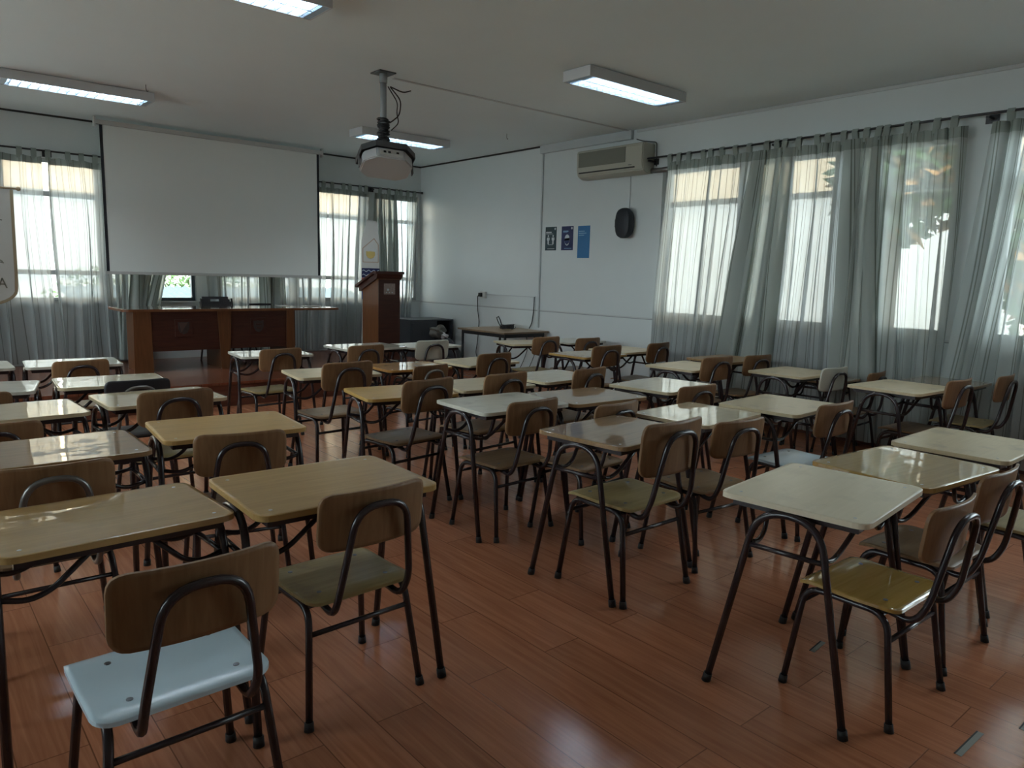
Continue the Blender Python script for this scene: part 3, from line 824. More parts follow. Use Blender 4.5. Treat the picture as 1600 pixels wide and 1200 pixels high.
def rod(p0, p1, label, side, brs):
    t = empty('curtain_rod', (0, 0, 0)); tag(t, label, 'curtain rod')
    link('rod', sweep(B(), [p0, p1], .011, 10), 'rod', t)
    for p in (p0, p1):
        bm = B(); bmesh.ops.create_uvsphere(bm, u_segments=10, v_segments=8, radius=.02, matrix=Matrix.Translation(p)); link('finial', bm, 'rod', t)
    for s in brs:
        bm = B()
        if side == 'r':
            box(bm, XR-.13, XR, s-.012, s+.012, 2.895, 2.915); box(bm, XR-.008, XR, s-.05, s+.05, 2.87, 2.94)
        else:
            y = yb(s); box(bm, s-.012, s+.012, y-.10, y, 2.835, 2.855); box(bm, s-.05, s+.05, y-.008, y, 2.81, 2.88)
        link('bracket', bm, 'rod', t)
rod((XR-.13, 5.93, 2.93), (XR-.13, -.6, 2.93), 'long dark curtain rod above the right-hand windows', 'r', [5.80, 4.2, 2.28, .9])
rod((-.6, yb(-.6, .1), 2.87), (3.34, yb(3.34, .1), 2.87), 'dark curtain rod left of and behind the projection screen', 'b', [-.3, 1.62, 3.3])
rod((3.40, yb(3.40, .1), 2.87), (7.06, yb(7.06, .1), 2.87), 'dark curtain rod above the lectern running into the corner', 'b', [3.6, 5.16, 6.12])

# ------------------------------------------------------------ main table on the stage
t = empty('head_table', (3.42, 9.70, SZ)); tag(t, 'long brown head table with carved crests on its front, on the stage', 'table')
HW = 1.37
bm = slab(HW, .40, (.10, .10, .05, .05), .03, lambda x, y, s: Vector((x, y, .755-.03*s)), n=8, side_mi=1)
link('tabletop', bm, ['tabletop', 'orangewood'], t)
def panel(x, w0, w1, nm='leg'):
    # a tapered slab leg whose wide face looks at the room
    bm = B(); prism(bm, [(x-w0/2, .725), (x+w0/2, .725), (x+w1/2, 0), (x-w1/2, 0)], 'y', -.36, -.32)
    box(bm, x-.02, x+.02, -.32, .30, 0, .725)
    return link(nm, bm, 'orangewood', t)
panel(-1.16, .19, .21); panel(-.21, .17, .10); panel(.65, .10, .12)
for (a, b) in ((-1.06, -.25), (-.17, .72)):
    bm = B(); box(bm, a-.02, b, -.345, -.325, .25, .722); link('modesty_panel', bm, 'redwood', t)
def shield(w, h): return [(-w, h), (-w*.5, h*.92), (0, h), (w*.5, h*.92), (w, h), (w*.97, -.1*h), (w*.6, -.75*h), (0, -h), (-w*.6, -.75*h), (-w*.97, -.1*h)]
for cx_, k in ((-.70, 0), (.22, 1)):
    bm = B(); box(bm, cx_-.10, cx_+.10, -.356, -.345, .42, .63, bev=.003); f = link('crest_plaque', bm, 'redwood', t)
    bm = B(); prism(bm, [(cx_+x*1.0, .525+z) for x, z in shield(.065, .075)], 'y', -.364, -.356); link('shield', bm, 'carve', f)
    if k == 0:
        bm = B(); prism(bm, [(cx_-.055, .59), (cx_+.045, .59), (cx_-.03, .475)], 'y', -.369, -.364); link('shield_field', bm, 'carvelight', f)
    else:
        bm = B(); box(bm, cx_-.04, cx_+.04, -.369, -.364, .545, .56); box(bm, cx_-.03, cx_+.03, -.369, -.364, .50, .512); link('shield_bars', bm, 'redwood', f)
bm = slab(.13, .06, (.02,)*4, .008, lambda x, y, s: Vector((x+4.55, y+9.72, SZ+.765-.008*s)), n=4, side_mi=0)
tag(link('paper_stack', bm, 'paper'), 'pale papers lying at the right end of the head table', 'paper')
bm = slab(.09, .12, (.01,)*4, .004, lambda x, y, s: Vector((x+4.25, y+9.95, SZ+.760-.004*s)), n=4, side_mi=0)
tag(link('paper_sheet', bm, 'paper'), 'flat sheet on the head table left of the paper stack', 'paper')

def black_chair(x, y, rz, s, label):
    t = empty('folding_chair', (x, y, SZ), rz, s); tag(t, label, 'chair', 'black chairs behind the head table')
    # faces the room (-y); the back stands on +y
    bm = B()
    o_ = [(-.21, .62), (-.20, .80), (-.16, .85), (.16, .85), (.20, .80), (.21, .62)]
    def P(x, z, d): return (x, .20 + d - .03*(1-(x/.21)**2)*-1 + .15*(z-.62), z)
    def patch(x0, x1, z0, z1, n=8):
        for i in range(n):
            xa = x0+(x1-x0)*i/n; xb = x0+(x1-x0)*(i+1)/n
            v = [bm.verts.new(P(a, b, d)) for d in (0, .02) for a, b in ((xa, z0), (xb, z0), (xb, z1), (xa, z1))]
            for f in ((0, 1, 2, 3), (7, 6, 5, 4), (3, 2, 6, 7), (1, 0, 4, 5), (0, 3, 7, 4), (2, 1, 5, 6)): bm.faces.new([v[i] for i in f])
    patch(-.21, .21, .60, .80); patch(-.195, -.06, .80, .83, 3); patch(.06, .195, .80, .83, 3); patch(-.175, .175, .83, .865)
    link('backrest', bm, 'blackback', t)
    bm = slab(.21, .20, (.05,)*4, .025, lambda x, y, s: Vector((x, y, .45-.025*s)), n=6, side_mi=0); link('seat', bm, 'blackback', t)
    for sx in (-1, 1):
        link('leg', tube([(sx*.21, .25, 0), (sx*.21, .06, .45), (sx*.205, .20, .84)], .012, .05), 'rubber', t)
        link('leg', tube([(sx*.225, -.24, 0), (sx*.215, .12, .44)], .012, .05), 'rubber', t)
    return t
black_chair(3.44, 10.12, 0, 1.0, 'black chair with a slotted backrest standing behind the head table')
black_chair(4.10, 10.22, 0, .885, 'second, lower black chair barely showing over the head table')

# ------------------------------------------------------------ lectern and banner
t = empty('lectern', (5.0, 8.66, SZ)); t.scale = (1, 1, 1.035); tag(t, 'reddish-brown wooden lectern with sloping top on the stage', 'lectern')
W_, D_ = .33, .42
bm = B()
prism(bm, [(0, 0), (D_, 0), (D_, .98), (0, 1.13)], 'x', 0, W_)
link('column', bm, 'orangewood', t)
bm = B(); box(bm, .0, W_, -.012, 0, 0, 1.12); link('front_panel', bm, 'redwood', t)
bm = B(); prism(bm, [(-.045, 1.225), (.03, 1.225), (.53, 1.035), (.53, 1.005), (.03, 1.19), (-.045, 1.19)], 'x', -.06, W_+.05); link('sloping_top', bm, 'redwood', t)
bm = B(); prism(bm, [(-.03, 1.19), (.03, 1.19), (.49, 1.015), (.46, .955), (0, 1.13), (-.015, 1.14)], 'x', -.03, W_+.03); link('cornice', bm, 'redwood', t)
bm = B(); box(bm, -.02, W_+.02, -.02, D_+.02, 0, .05); link('plinth', bm, 'redwood', t)
bm = B(); box(bm, .08, .25, -.018, -.012, .93, 1.07); f = link('plaque', bm, 'brass', t)
bm = B()
for k in range(3): prism(bm, [(.115+.045*k+.008*math.cos(a), .955+.008*math.sin(a)) for a in [2*PI*j/8 for j in range(8)]], 'y', -.020, -.018)
prism(bm, [(.14+.016*math.cos(a), .99+.016*math.sin(a)) for a in [2*PI*j/10 for j in range(10)]], 'y', -.020, -.018)
link('plaque_figures', bm, 'print', f)

t = empty('standing_banner', (5.56, 9.85, SZ)); tag(t, 'narrow upright banner with yellow crest and blue and red bands behind the lectern', 'banner')
bm = B(); box(bm, -.15, .15, 0, .004, .03, 1.72); prism(bm, [(-.15, 1.72), (.15, 1.72), (.11, 2.0), (-.06, 2.02)], 'y', 0, .004); link('cloth', bm, 'bannerwhite', t)
bm = B()
for a, b in (((-.13, 1.60), (-.13, 1.40)), ((-.13, 1.40), (.13, 1.40)), ((.13, 1.40), (.13, 1.66)), ((-.13, 1.60), (.06, 1.75)), ((.06, 1.75), (.13, 1.66))):
    v = (Vector(b)-Vector(a)).normalized(); n_ = Vector((v.y, -v.x))*.006
    prism(bm, [tuple(Vector(a)+n_), tuple(Vector(b)+n_), tuple(Vector(b)-n_), tuple(Vector(a)-n_)], 'y', -.003, 0)
link('house_outline', bm, 'tanprint', t)
bm = B(); prism(bm, [(x, z+1.505) for x, z in shield(.075, .055)], 'y', -.003, 0); link('crest', bm, 'yellowprint', t)
bm = B(); prism(bm, [(.05, 1.55), (.08, 1.60), (.09, 1.54)], 'y', -.003, 0); link('crest_bird', bm, 'print', t)
bm = B(); box(bm, -.15, .15, -.003, 0, 1.17, 1.31); link('blue_band', bm, 'navy', t)
bm = B()
for z in (1.27, 1.21):
    pp = [(-.14+.28*k/16, z+.012*math.sin(k*1.3)) for k in range(17)]
    for a, b in zip(pp, pp[1:]): prism(bm, [(a[0], a[1]-.005), (b[0], b[1]-.005), (b[0], b[1]+.005), (a[0], a[1]+.005)], 'y', -.005, -.003)
link('waves', bm, 'print', t)
bm = B(); box(bm, -.15, .15, -.003, 0, 1.07, 1.165); link('red_band', bm, 'redprint', t)
bm = B(); prism(bm, [(-.15, 1.07), (-.10, 1.10), (-.05, 1.05), (0, 1.11), (.06, 1.06), (.15, 1.09), (.15, .85), (-.15, .85)], 'y', -.0045, -.003); link('blue_field', bm, 'blueprint', t)
bm = B(); box(bm, -.17, .17, -.06, .06, 0, .03); link('base', bm, 'projdark', t)
bm = B(); box(bm, -.15, .15, -.002, 0, .06, .5)
link('lower_print', bm, 'bannerwhite', t)

# pennant at the left edge
t = empty('hanging_pennant', (.74, 8.95, SZ)); tag(t, 'cream pennant with rounded fringed bottom on a pole at the left picture edge', 'pennant')
bm = B()
out = [(-.30, 1.97), (.30, 1.97), (.285, 1.10)] + [(.28*math.cos(a)+0, 1.0+.17*math.sin(a)*1.0) for a in [-PI*k/14 for k in range(1, 14)]] + [(-.285, 1.10)]
prism(bm, out, 'y', -.004, .004); link('cloth', bm, 'bannerwhite', t)
bm = B()
edge = [(.285, 1.97), (.275, 1.10)] + [(.275*math.cos(a), 1.0+.165*math.sin(a)) for a in [-PI*k/14 for k in range(1, 14)]] + [(-.275, 1.10), (-.285, 1.97)]
for a, b in zip(edge, edge[1:]):
    v = (Vector(b)-Vector(a)).normalized(); n_ = Vector((v.y, -v.x))*.014
    prism(bm, [tuple(Vector(a)+n_), tuple(Vector(b)+n_), tuple(Vector(b)-n_), tuple(Vector(a)-n_)], 'y', -.008, -.004)
link('fringe', bm, 'gold', t)
link('crossbar', sweep(B(), [(-.34, 0, 1.985), (.33, 0, 1.985)], .011, 8), 'gold', t)
bm = B(); bmesh.ops.create_uvsphere(bm, u_segments=10, v_segments=8, radius=.022, matrix=Matrix.Translation((.345, 0, 1.985))); link('crossbar_knob', bm, 'gold', t)
link('pole', sweep(B(), [(0, .03, .03), (0, .03, 2.2)], .014, 10), 'gold', t)
bm = B(); sweep(bm, [(0, .03, 0), (0, .03, .03)], .16, 20); link('base', bm, 'projdark', t)
bm = B()
for (xa, za, xb, zb) in ((.12, 1.0, .155, 1.10), (.155, 1.10, .19, 1.0), (.135, 1.04, .178, 1.04), (.03, 1.06, .03, .97), (.03, .97, .08, .965), (.15, 1.28, .17, 1.26), (.14, 1.26, .18, 1.25), (.12, 1.68, .19, 1.67)):
    a, b = Vector((xa, za)), Vector((xb, zb)); v = (b-a).normalized(); n_ = Vector((v.y, -v.x))*.006
    prism(bm, [tuple(a+n_), tuple(b+n_), tuple(b-n_), tuple(a-n_)], 'y', -.007, -.004)
link('letters', bm, 'grille', t)

# ------------------------------------------------------------ cabinet in the corner
t = empty('equipment_cabinet', (6.20, 9.75, 0)); tag(t, 'dark charcoal cabinet with an open side, on the floor in the far corner', 'cabinet')
bm = B()
box(bm, 0, .50, 0, .02, .10, .78); box(bm, 0, .02, .02, .62, .10, .78); box(bm, 0, .50, .60, .62, .10, .78); box(bm, .0, .82, -.0, .62, .78, .80); box(bm, 0, .50, .02, .60, .0, .10)
box(bm, .80, .82, .0, .62, .0, .78)
link('body', bm, 'cabinet', t)
bm = B(); box(bm, .02, .46, -.012, 0, .46, .75); link('drawer_front', bm, 'cabinet', t)
bm = B(); box(bm, .02, .46, -.012, 0, .13, .43); link('door_front', bm, 'cabinet', t)
for z in (.60, .40):
    bm = B(); bmesh.ops.create_uvsphere(bm, u_segments=8, v_segments=6, radius=.014, matrix=Matrix.Translation((.36, -.025, z))); link('knob', bm, 'chrome', t)
def blob(name, loc, sc, mat, seed, label, cat, amp=.3):
    rnd = random.Random(seed); bm = B(); bmesh.ops.create_icosphere(bm, subdivisions=3, radius=1)
    ph = [rnd.uniform(0, 6) for _ in range(6)]
    for v in bm.verts:
        c = v.co; k = 1+amp*(math.sin(c.x*3+ph[0])*math.sin(c.y*4+ph[1])+.5*math.sin(c.z*6+ph[2]+c.x*5))
        v.co = Vector((c.x*sc[0]*k, c.y*sc[1]*k, c.z*sc[2]*k))
    o = link(name, bm, mat, None, smooth=True); o.location = loc; return tag(o, label, cat)
blob('crumpled_cloth', (6.62, 9.58, .62), (.13, .10, .09), 'cloth', 3, 'greyish crumpled cloth spilling from the side of the dark cabinet', 'cloth')
blob('white_cloth', (6.66, 9.49, .55), (.06, .05, .05), 'clothw', 4, 'small white cloth tucked under the greyish crumpled cloth', 'cloth')
blob('dark_bag', (6.68, 9.40, .24), (.20, .16, .26), 'cabinet', 6, 'dark bag on the floor in front of the charcoal cabinet', 'bag', .12)

# ------------------------------------------------------------ small table against the right wall
t = empty('wall_table', (6.66, 8.05, 0)); tag(t, 'plain table with thin black metal legs against the right wall', 'table')
bm = slab(.41, .53, (.01,)*4, .022, lambda x, y, s: Vector((x, y, .765-.022*s)), n=6, side_mi=1); link('tabletop', bm, ['top_brown', 'edge'], t)
bm = B()
box(bm, -.36, .36, -.49, -.465, .69, .742); box(bm, -.36, .36, .465, .49, .69, .742); box(bm, -.36, -.335, -.465, .465, .69, .742); box(bm, .335, .36, -.465, .465, .69, .742)
link('apron_frame', bm, 'cable', t)
for sx in (-1, 1):
    for sy in (-1, 1):
        bm = B(); box(bm, sx*.3475-.0125, sx*.3475+.0125, sy*.4775-.0125, sy*.4775+.0125, 0, .69); link('leg', bm, 'cable', t)
random.seed(9)
pts = [(6.80+.11*math.cos(k*.5)*(1+.1*math.sin(k)), 8.12+.10*math.sin(k*.5), .775+.012*(k // 12)+.006*math.sin(k*1.7)) for k in range(52)]
pts += [(6.80, 8.28, .80), (6.80, 8.33, .86), (6.80, 8.36, .91), (6.81, 8.33, .93), (6.82, 8.30, .88), (6.83, 8.27, .79)]
bm = sweep(B(), pts, .0085, 6)
tag(link('cable_bundle', bm, 'cable'), 'bundle of black cable lying on the small wall table', 'cable')
bm = tube([(6.75, 7.98, .774), (6.72, 7.9, .776), (6.7, 7.82, .80), (6.69, 7.80, .82)], .004, .03)
tag(link('cable_end', bm, 'cable'), 'stub of thin cable right of the cable bundle', 'cable')

# ------------------------------------------------------------ school desks
def variant(me, mats):
    m2 = me.copy(); m2.materials.clear()
    for m in mats: m2.materials.append(MT[m])
    return m2

def make_desk():
    t = empty('school_desk')
    bm = slab(.33, .265, (.05, .05, .038, .038), .019, lambda x, y, s: Vector((x, y, .75-.019*s)), n=6, side_mi=1)
    link('desktop', bm, ['top_cream', 'edge'], t)
    bm = B()
    box(bm, -.29, .29, -.225, -.205, .702, .731); box(bm, -.29, .29, .205, .225, .702, .731)
    box(bm, -.29, -.27, -.205, .205, .702, .731); box(bm, .27, .29, -.205, .205, .702, .731)
    link('underframe', bm, 'tube', t)
    for s in (-1, 1):
        pts = fillet([(s*.346, -.256, .002), (s*.323, -.112, .716), (s*.323, .112, .716), (s*.346, .256, .002)], .125, 7)
        a = link('leg_arch', sweep(B(), pts, .0138, 8), 'tube', t)
        for sy in (-1, 1):
            bm = sweep(B(), [(s*.3463, sy*.257, 0), (s*.345, sy*.251, .032)], [.018, .0168], 10)
            link('rubber_foot', bm, 'rubber', a)
        link('crossbar', sweep(B(), [(s*.3275, -.140, .580), (s*.3275, .140, .580)], .010, 8), 'tube', t)
        for sy in (-1, 1):
            pts = fillet([(s*.327, sy*.130, .590), (s*.25, sy*.135, .570), (s*.19, sy*.14, .590), (s*.07, sy*.175, .712)], [.0, .05, .06, 0], 4)
            link('brace', sweep(B(), pts, .0095, 8), 'tube', t)
    for sx in (-1, 1):
        for sy in (-1, 1):
            bm = sweep(B(), [(sx*.272, sy*.205, .7495), (sx*.272, sy*.205, .7512)], .0062, 8)
            link('screw', bm, 'chrome', t)
    return t

def make_chair():
    t = empty('school_chair')
    def seat(x, y, s):
        z = .440 - .004*math.exp(-((y+.02)/.10)**2) - (.012*((y-.12)/.07)**2 if y > .12 else 0) - (.009*((-.12-y)/.065)**2 if y < -.12 else 0)
        return Vector((x, y, z-.012*s))
    link('seat', slab(.207, .185, (.05, .05, .015, .015), .012, seat, n=12, side_mi=1), ['seat', 'ply'], t)
    def back(x, z, s):
        return Vector((x, -.285 + .035*(x/.205)**2 - .10*z + .011*s, .73+z))
    link('backrest', slab(.205, .10, (.045, .045, .04, .04), .011, back, n=12, side_mi=1), ['back', 'ply'], t)
    for s in (-1, 1):
        pts = fillet([(s*.228, .205, .002), (s*.192, .160, .409), (s*.192, -.150, .409), (s*.228, -.210, .002)], .07, 6)
        a = link('leg_arch', sweep(B(), pts, .0128, 8), 'tube', t)
        for p, q in (((s*.2285, .2055, 0), (s*.226, .203, .03)), ((s*.2285, -.2105, 0), (s*.226, -.206, .03))):
            link('rubber_foot', sweep(B(), [p, q], [.017, .0155], 10), 'rubber', a)
    link('stretcher', sweep(B(), [(-.200, -.163, .315), (.200, -.163, .315)], .0095, 8), 'tube', t)
    link('stretcher', sweep(B(), [(-.198, .172, .345), (.198, .172, .345)], .0095, 8), 'tube', t)
    for y0 in (-.135, .095):
        bm = B(); box(bm, -.188, .188, y0, y0+.025, .398, .419); link('seat_rail', bm, 'tube', t)
    pts = fillet([(-.13, -.09, .408), (-.135, -.215, .385), (-.140, -.262, .47), (-.095, -.312, .782), (.095, -.312, .782), (.140, -.262, .47), (.135, -.215, .385), (.13, -.09, .408)], [0, .05, .08, .085, .085, .08, .05, 0], 6)
    link('back_tube', sweep(B(), pts, .0125, 8), 'tube', t)
    for sx in (-1, 1):
        for y in (-.115, .105):
            z = seat(sx*.135, y, 0).z
            link('screw', sweep(B(), [(sx*.135, y, z-.003), (sx*.135, y, z+.0022)], .0085, 10), 'dscrew', t)
    for sx in (-1, 1):
        link('back_screw', sweep(B(), [(sx*.085, -.270, .735), (sx*.085, -.2655, .735)], .007, 8), 'chrome', t)
    return t

desk0 = make_desk(); chair0 = make_chair()
part = {c.name.split('.')[0]: c for c in desk0.children}
dm = part['desktop'].data
DT = {k: {'desktop': variant(dm, [k, 'edge'])} for k in
      ['top_'+n for n in TOP] + ['gtop_'+n for n in TOP]}
cp = {c.name.split('.')[0]: c for c in chair0.children}
SV = {k: variant(cp['seat'].data, [k, 'ply']) for k in ('seat', 'seathoney', 'seatolive', 'seatwhite', 'blackback')}
for v in SV['seatwhite'].vertices: v.co.x = v.co.x*1.08-.008
BV = {k: variant(cp['backrest'].data, [k, 'ply' if k == 'back' else 'edge']) for k in ('back', 'creamback', 'blackback')}
tb_ = BV['back'].copy()
for v in tb_.vertices: v.co.z = .83 + (v.co.z-.83)*1.2
BV['tallback'] = tb_
bt = {'tube': cp['back_tube'].data, 'tubegrey': variant(cp['back_tube'].data, ['tubegrey'])}

GD = 'school desks'
DESKS = [  # x, y, turn, scale, look, label
 (0.487, 2.537, .029, .977, 'gtop_tan', 'light wood desk at the lower left corner, shiny with window reflections'),
 (1.166, 2.412, -.024, 1.016, 'top_tan', 'light wood desk in front of the chair beside the white-seated chair'),
 (2.670, 1.282, .105, .997, 'top_ivory', 'scuffed cream desk nearest the camera on the right side'),
 (3.382, 1.272, -.095, .986, 'gtop_honey', 'golden varnished desk with striped reflections right behind the nearest cream desk'),
 (4.144, 1.270, .013, .989, 'top_cream', 'plain cream desk at the right picture edge behind the golden one'),
 (2.810, 2.444, .098, 1.011, 'gtop_brown', 'brownish shiny desk in the middle with the tall-backed chair before it'),
 (3.665, 2.575, .073, .981, 'gtop_cream', 'cream varnished desk with bright streaks right of the brownish middle desk'),
 (4.345, 2.428, .073, 1.0, 'top_cream', 'matt cream desk right of the streaked cream one, above the white-glinting seat'),
 (2.852, 3.426, -.042, 1.003, 'top_pale', 'pale whitish desk in the middle, second one back along the aisle'),
 (3.531, 3.367, -.066, .992, 'gtop_brown', 'glossy brown desk just right of the pale whitish desk'),
 (4.339, 3.366, .113, 1.008, 'gtop_cream', 'greyish shiny desk right of the glossy brown desk'),
 (2.601, 4.205, -.164, .979, 'top_honey', 'yellowish desk with worn honey top, behind the pale whitish desk'),
 (3.290, 4.200, -.08, .98, 'top_cream', 'cream desk between the yellowish desk and the pale yellow one'),
 (3.970, 4.174, .059, 1.0, 'gtop_cream', 'pale yellow desk behind the glossy brown desk'),
 (2.609, 5.239, -.142, .992, 'top_cream', 'cream desk behind the yellowish one with a big brown chair back before it'),
 (3.450, 5.460, -.05, .96, 'gtop_amber', 'orange varnished desk in front of the white chair back near the lectern'),
 (4.130, 5.350, .06, .98, 'top_cream', 'cream desk right of the orange varnished desk'),
 (2.700, 6.652, -.103, 1.005, 'gtop_pale', 'greyish desk standing against the stage before the head table'),
 (3.680, 6.630, 0, 1.04, 'gtop_pale', 'greyish shiny desk right in front of the lectern'),
 (4.470, 6.740, 0, 1.0, 'top_pale', 'pale desk hidden behind the white chair back near the lectern'),
 (0.489, 3.541, -.009, 1.003, 'gtop_brown', 'greyish-brown desk at the left edge, second from the camera'),
 (1.245, 3.655, -.082, 1.0, 'top_tan', 'matt light wood desk right of the greyish-brown one on the left'),
 (0.450, 4.605, .05, .999, 'gtop_cream', 'shiny desk with a vertical white glare at the left edge'),
 (1.210, 4.710, .023, .999, 'gtop_cream', 'cream shiny desk left of the aisle, third from the camera'),
 (0.383, 5.609, -.192, .992, 'gtop_pale', 'short visible desk turned askew at the left picture edge'),
 (1.126, 5.532, -.073, 1.0, 'gtop_cream', 'greyish shiny desk in front of the black-backed chair on the left'),
 (0.366, 6.772, 0, 1.0, 'top_pale', 'furthest desk at the left edge, only its corner showing'),
 (1.100, 6.718, -.076, 1.0, 'gtop_pale', 'furthest desk on the left side, before the curtains'),
 (5.860, 2.285, -.055, 1.02, 'top_cream', 'large cream desk by the right-hand curtains'),
 (6.570, 2.248, 0, 1.0, 'gtop_brown', 'brown shiny desk between the large cream desk and the curtains'),
 (6.060, 3.278, -.015, 1.0, 'top_cream', 'cream desk before the white-backed chair by the windows'),
 (6.665, 3.30, 0, .86, 'gtop_brown', 'small brown desk behind the white-backed chair against the curtains'),
 (5.575, 4.040, .048, 1.0, 'top_cream', 'cream desk below the slanting bunched curtain'),
 (6.440, 4.22, 0, 1.0, 'top_brown', 'brown desk half hidden by two chairs below the slanting curtain'),
 (5.467, 5.216, .014, 1.0, 'gtop_honey', 'orange-brown desk in front of the air conditioner wall'),
 (6.170, 5.330, 0, 1.0, 'top_cream', 'cream desk beside the left end of the right-hand curtains'),
 (5.769, 6.519, -.229, .997, 'top_cream', 'cream desk just before the small wall table'),
 (6.470, 6.430, 0, 1.0, 'top_pale', 'pale desk against the white wall below the posters'),
]
def set_thing(o, x, y, rz, s, label, cat, group):
    o.location = (x, y, 0); o.rotation_euler = (0, 0, rz); o.scale = (s, s, s)
    o['label'] = label; o['category'] = cat; o['group'] = group
for k, (x, y, rz, s, look, label) in enumerate(DESKS):
    if k == 0:
        o = desk0; part['desktop'].data = DT[look]['desktop']
    else: o = copy_tree(desk0, None, DT[look])
    set_thing(o, x, y, rz, s, label, 'desk', GD)
    if k == 0: o.rotation_euler.x = -.022      # tilted slightly to bring the window glare onto its top

GC = 'school chairs'
CHAIRS = [  # x, y, turn, scale, back, seat, tube, label
 (0.525, 2.035, .02, 1.0, 'back', 'seatwhite', 'tube', 'chair with a bluish-white seat and brown back at the lower left'),
 (1.185, 2.350, .04, .985, 'back', 'seatolive', 'tube', 'brown chair right of the white-seated chair, tucked to a light wood desk'),
 (2.745, 1.110, -.017, .965, 'back', 'seathoney', 'tube', 'chair with a yellow varnished seat at the lower right'),
 (3.312, 1.143, -.02, .985, 'back', 'seat', 'tube', 'dark brown chair just behind the yellow-seated one'),
 (4.05, 1.02, 0, .985, 'back', 'seatolive', 'tube', 'chair at the right picture edge of which mainly the seat shows'),
 (2.755, 2.330, -.004, 1.06, 'tallback', 'seatolive', 'tube', 'tall-backed chair with olive seat standing alone in the middle front'),
 (3.382, 2.339, -.111, .98, 'back', 'seat', 'tube', 'brown chair with a worn shiny seat, right behind the tall-backed chair'),
 (4.266, 2.275, -.032, 1.0, 'back', 'seatwhite', 'tube', 'brown-backed chair with a white glinting seat, right of centre'),  # white seat colour stands in for the glare on it
 (2.789, 3.340, .049, .991, 'back', 'seat', 'tube', 'brown chair tucked to the pale whitish desk'),
 (3.150, 3.025, .08, .986, 'back', 'seat', 'tube', 'chair whose back alone rises behind the brownish middle desk'),
 (4.235, 3.225, -.048, .98, 'back', 'seat', 'tube', 'chair showing above the streaked cream desk, right of centre'),
 (2.560, 4.120, .13, 1.04, 'back', 'seat', 'tube', 'brown chair tucked to the yellowish desk'),
 (3.190, 4.100, .12, 1.04, 'back', 'seat', 'tube', 'chair between the yellowish and the pale yellow desk'),
 (4.010, 4.090, .14, 1.02, 'back', 'seat', 'tube', 'chair tucked to the pale yellow desk'),
 (2.560, 5.160, .05, 1.04, 'back', 'seat', 'tube', 'large brown chair at the aisle, one behind the yellowish desk'),
 (3.400, 5.300, .12, .93, 'back', 'seat', 'tubegrey', 'chair with a bare silvery back tube before the orange desk'),
 (4.040, 5.270, .10, 1.02, 'back', 'seat', 'tube', 'chair just in front of the small wall table, dark brown'),
 (2.630, 6.560, .10, 1.0, 'back', 'seatolive', 'tube', 'brown chair nearest the stage before the head table'),
 (3.470, 6.520, .08, 1.0, 'back', 'seat', 'tube', 'reddish-brown chair left of the white chair back near the lectern'),
 (4.317, 6.620, .01, 1.01, 'creamback', 'seat', 'tube', 'chair with a whitish back between lectern and small wall table'),
 (0.422, 3.295, -.019, .971, 'back', 'seat', 'tubegrey', 'broad brown chair back at the left edge above the shiny desk'),
 (1.212, 3.465, -.20, .968, 'back', 'seat', 'tube', 'brown chair at the matt light wood desk on the left'),
 (0.340, 4.320, -.031, .95, 'back', 'seat', 'tube', 'brown chair at the left edge behind the greyish-brown desk'),
 (1.201, 4.600, .033, 1.01, 'back', 'seatolive', 'tube', 'large brown chair back at the third desk left of the aisle'),
 (0.327, 5.330, -.023, .95, 'back', 'seat', 'tube', 'chair corner at the left edge behind the desk with white glare'),
 (1.211, 5.410, -.016, .958, 'blackback', 'blackback', 'tubegrey', 'chair with a black back on the left side'),
 (1.075, 6.630, .10, .966, 'back', 'seat', 'tube', 'furthest brown chair on the left side'),
 (5.920, 2.180, -.043, 1.04, 'back', 'seat', 'tube', 'brown chair at the large cream desk by the windows'),
 (6.640, 2.096, .03, 1.03, 'back', 'seatolive', 'tube', 'rightmost brown chair standing against the curtains'),
 (6.080, 3.170, -.054, 1.0, 'creamback', 'seat', 'tube', 'white-backed chair by the windows'),
 (6.560, 3.02, .05, .93, 'back', 'seat', 'tube', 'small chair whose top edge shows against the curtains behind the white-backed chair'),
 (5.519, 3.960, -.051, 1.05, 'back', 'seat', 'tube', 'left chair of the pair below the slanting bunched curtain'),
 (6.400, 4.080, -.10, 1.0, 'back', 'seat', 'tube', 'right chair of the pair below the slanting bunched curtain'),
 (5.358, 5.130, .025, 1.05, 'back', 'seat', 'tube', 'brown chair at the orange-brown desk before the white wall'),
 (6.180, 5.165, .12, 1.04, 'back', 'seat', 'tube', 'small-looking chair at the left end of the right-hand curtains'),
 (5.720, 6.380, .0, 1.02, 'back', 'seatolive', 'tube', 'light brown chair just right of the small wall table'),
 (6.300, 6.270, 0, .99, 'back', 'seat', 'tube', 'furthest chair on the right, below the speaker and posters'),
]
for k, (x, y, rz, s, bk, st, tb, label) in enumerate(CHAIRS):
    if k == 0:
        o = chair0; cp['seat'].data = SV[st]; cp['backrest'].data = BV[bk]
    else: o = copy_tree(chair0, None, {'seat': SV[st], 'backrest': BV[bk], 'back_tube': bt[tb]})
    set_thing(o, x, y, rz, s, label, 'chair', GC)

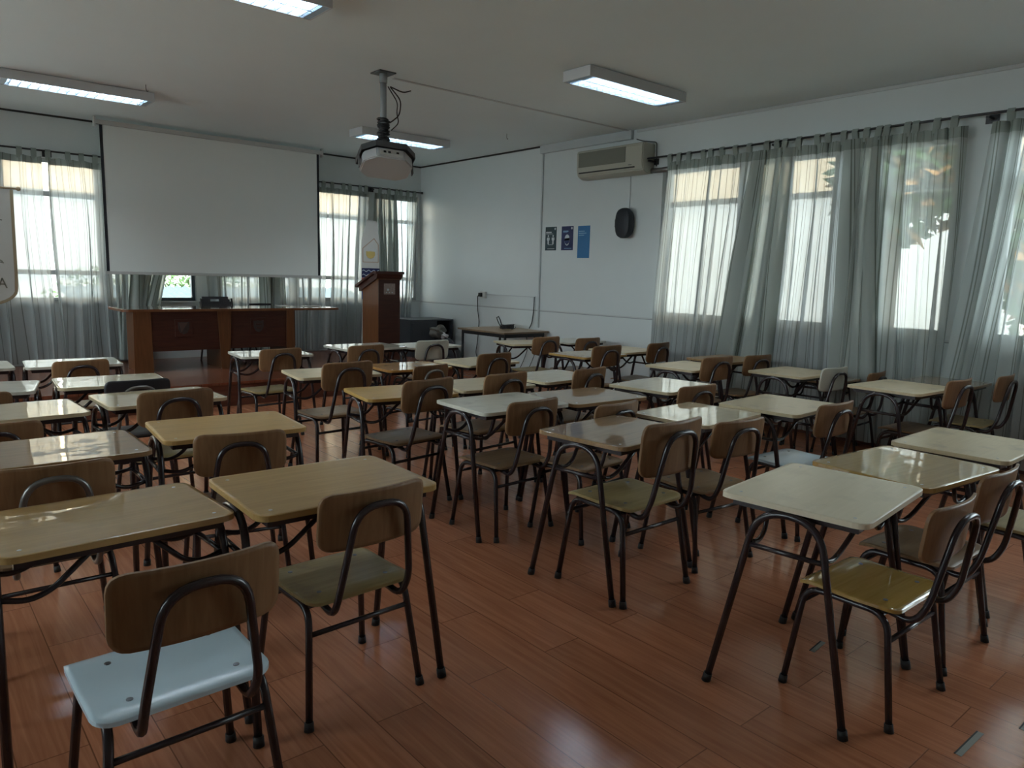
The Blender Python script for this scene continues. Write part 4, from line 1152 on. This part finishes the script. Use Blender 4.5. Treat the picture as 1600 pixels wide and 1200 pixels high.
# ------------------------------------------------------------ outside
bm = B(); box(bm, -40, 60, -40, 60, -.7, -.5); struct('ground_outside', bm, 'paving')
bm = B(); box(bm, 13, 16, 3.5, 16, -.5, 3.1, mi=0); box(bm, 12.9, 16, 3.5, 16, 3.1, 6.5, mi=1)
tag(link('neighbour_building', bm, ['stucco', 'stuccotan']), 'pale building faintly seen through the right-hand curtains', 'building')
bm = B(); box(bm, -6, 12, 20, 23, -.5, 3.2, mi=0); box(bm, -6, 12, 19.9, 23, 3.2, 6.5, mi=1)
tag(link('neighbour_building', bm, ['stuccocool', 'stuccotan']), 'pale building faintly seen through the back curtains', 'building')
bm = B()
n = 40
for i in range(n):
    x0 = 2.5+i*.15
    prism(bm, [(x0, -.0), (x0+.075, .04), (x0+.15, 0), (x0+.15, -.02), (x0, -.02)], 'y', 0, 2.2)
o = link('shed_roof', bm, 'roofblue'); o.location = (0, 14.2, .76); o.rotation_euler = (math.radians(9), 0, 0)
tag(o, 'blue-grey corrugated roof seen through the uncovered window pane', 'roof')
bm = B(); box(bm, 2.5, 8.5, 14.4, 16.3, -.5, .74); tag(link('shed_wall', bm, 'stucco'), 'shed below the corrugated roof outside the uncovered window', 'shed')

def foliage(name, loc, rad, nleaf, size, mats, seed, label, trunk=True, gold=.3):
    rnd = random.Random(seed)
    t = empty(name, loc); tag(t, label, 'tree' if trunk else 'shrub')
    bm = B()
    for k in range(nleaf):
        d = Vector((rnd.gauss(0, 1), rnd.gauss(0, 1), rnd.gauss(0, 1))).normalized()*(rnd.random()**.4)
        c = Vector((d.x*rad[0], d.y*rad[1], d.z*rad[2]))
        a = Vector((rnd.gauss(0, 1), rnd.gauss(0, 1), rnd.gauss(0, 1))).normalized()
        u = a.orthogonal().normalized(); L = size*rnd.uniform(.6, 1.3); w = L*.28
        mi = 1 if rnd.random() < gold else 0
        v = [bm.verts.new(c-a*L/2), bm.verts.new(c+u*w+a*.05*L), bm.verts.new(c+a*L/2), bm.verts.new(c-u*w+a*.05*L)]
        m_ = bm.verts.new(c + a.cross(u)*w*.4)
        for q in range(4):
            f = bm.faces.new((v[q], v[(q+1) % 4], m_)); f.material_index = mi
    link('crown', bm, mats, t)
    if not trunk:
        for q in range(5):
            link('stem', sweep(B(), [((q-2)*rad[0]*.4, 0, -loc[2]-.5), ((q-2)*rad[0]*.42, .05, 0)], .03, 6), 'bark', t)
    if trunk:
        link('trunk', sweep(B(), [(0, 0, -loc[2]-.5), (.05, .05, -rad[2]*.5), (0, 0, rad[2]*.4)], [.12, .09, .05], 8), 'bark', t)
foliage('garden_tree', (9.7, 4.05, 2.95), (.6, .85, .95), 1100, .30, ['leaf', 'leafgold'], 3, 'leafy tree outside whose leaves glint golden through the curtains', gold=.3)
foliage('garden_tree', (9.7, 2.35, 2.1), (.6, .65, 1.2), 900, .34, ['leaf', 'leafgold'], 8, 'broad-leaved tree outside at the right picture edge', gold=.4)
foliage('garden_shrub', (5.0, 17.5, .95), (2.6, .7, .75), 2600, .11, ['grass', 'leaf'], 12, 'green shrubs beyond the corrugated roof outside', trunk=False, gold=.3)
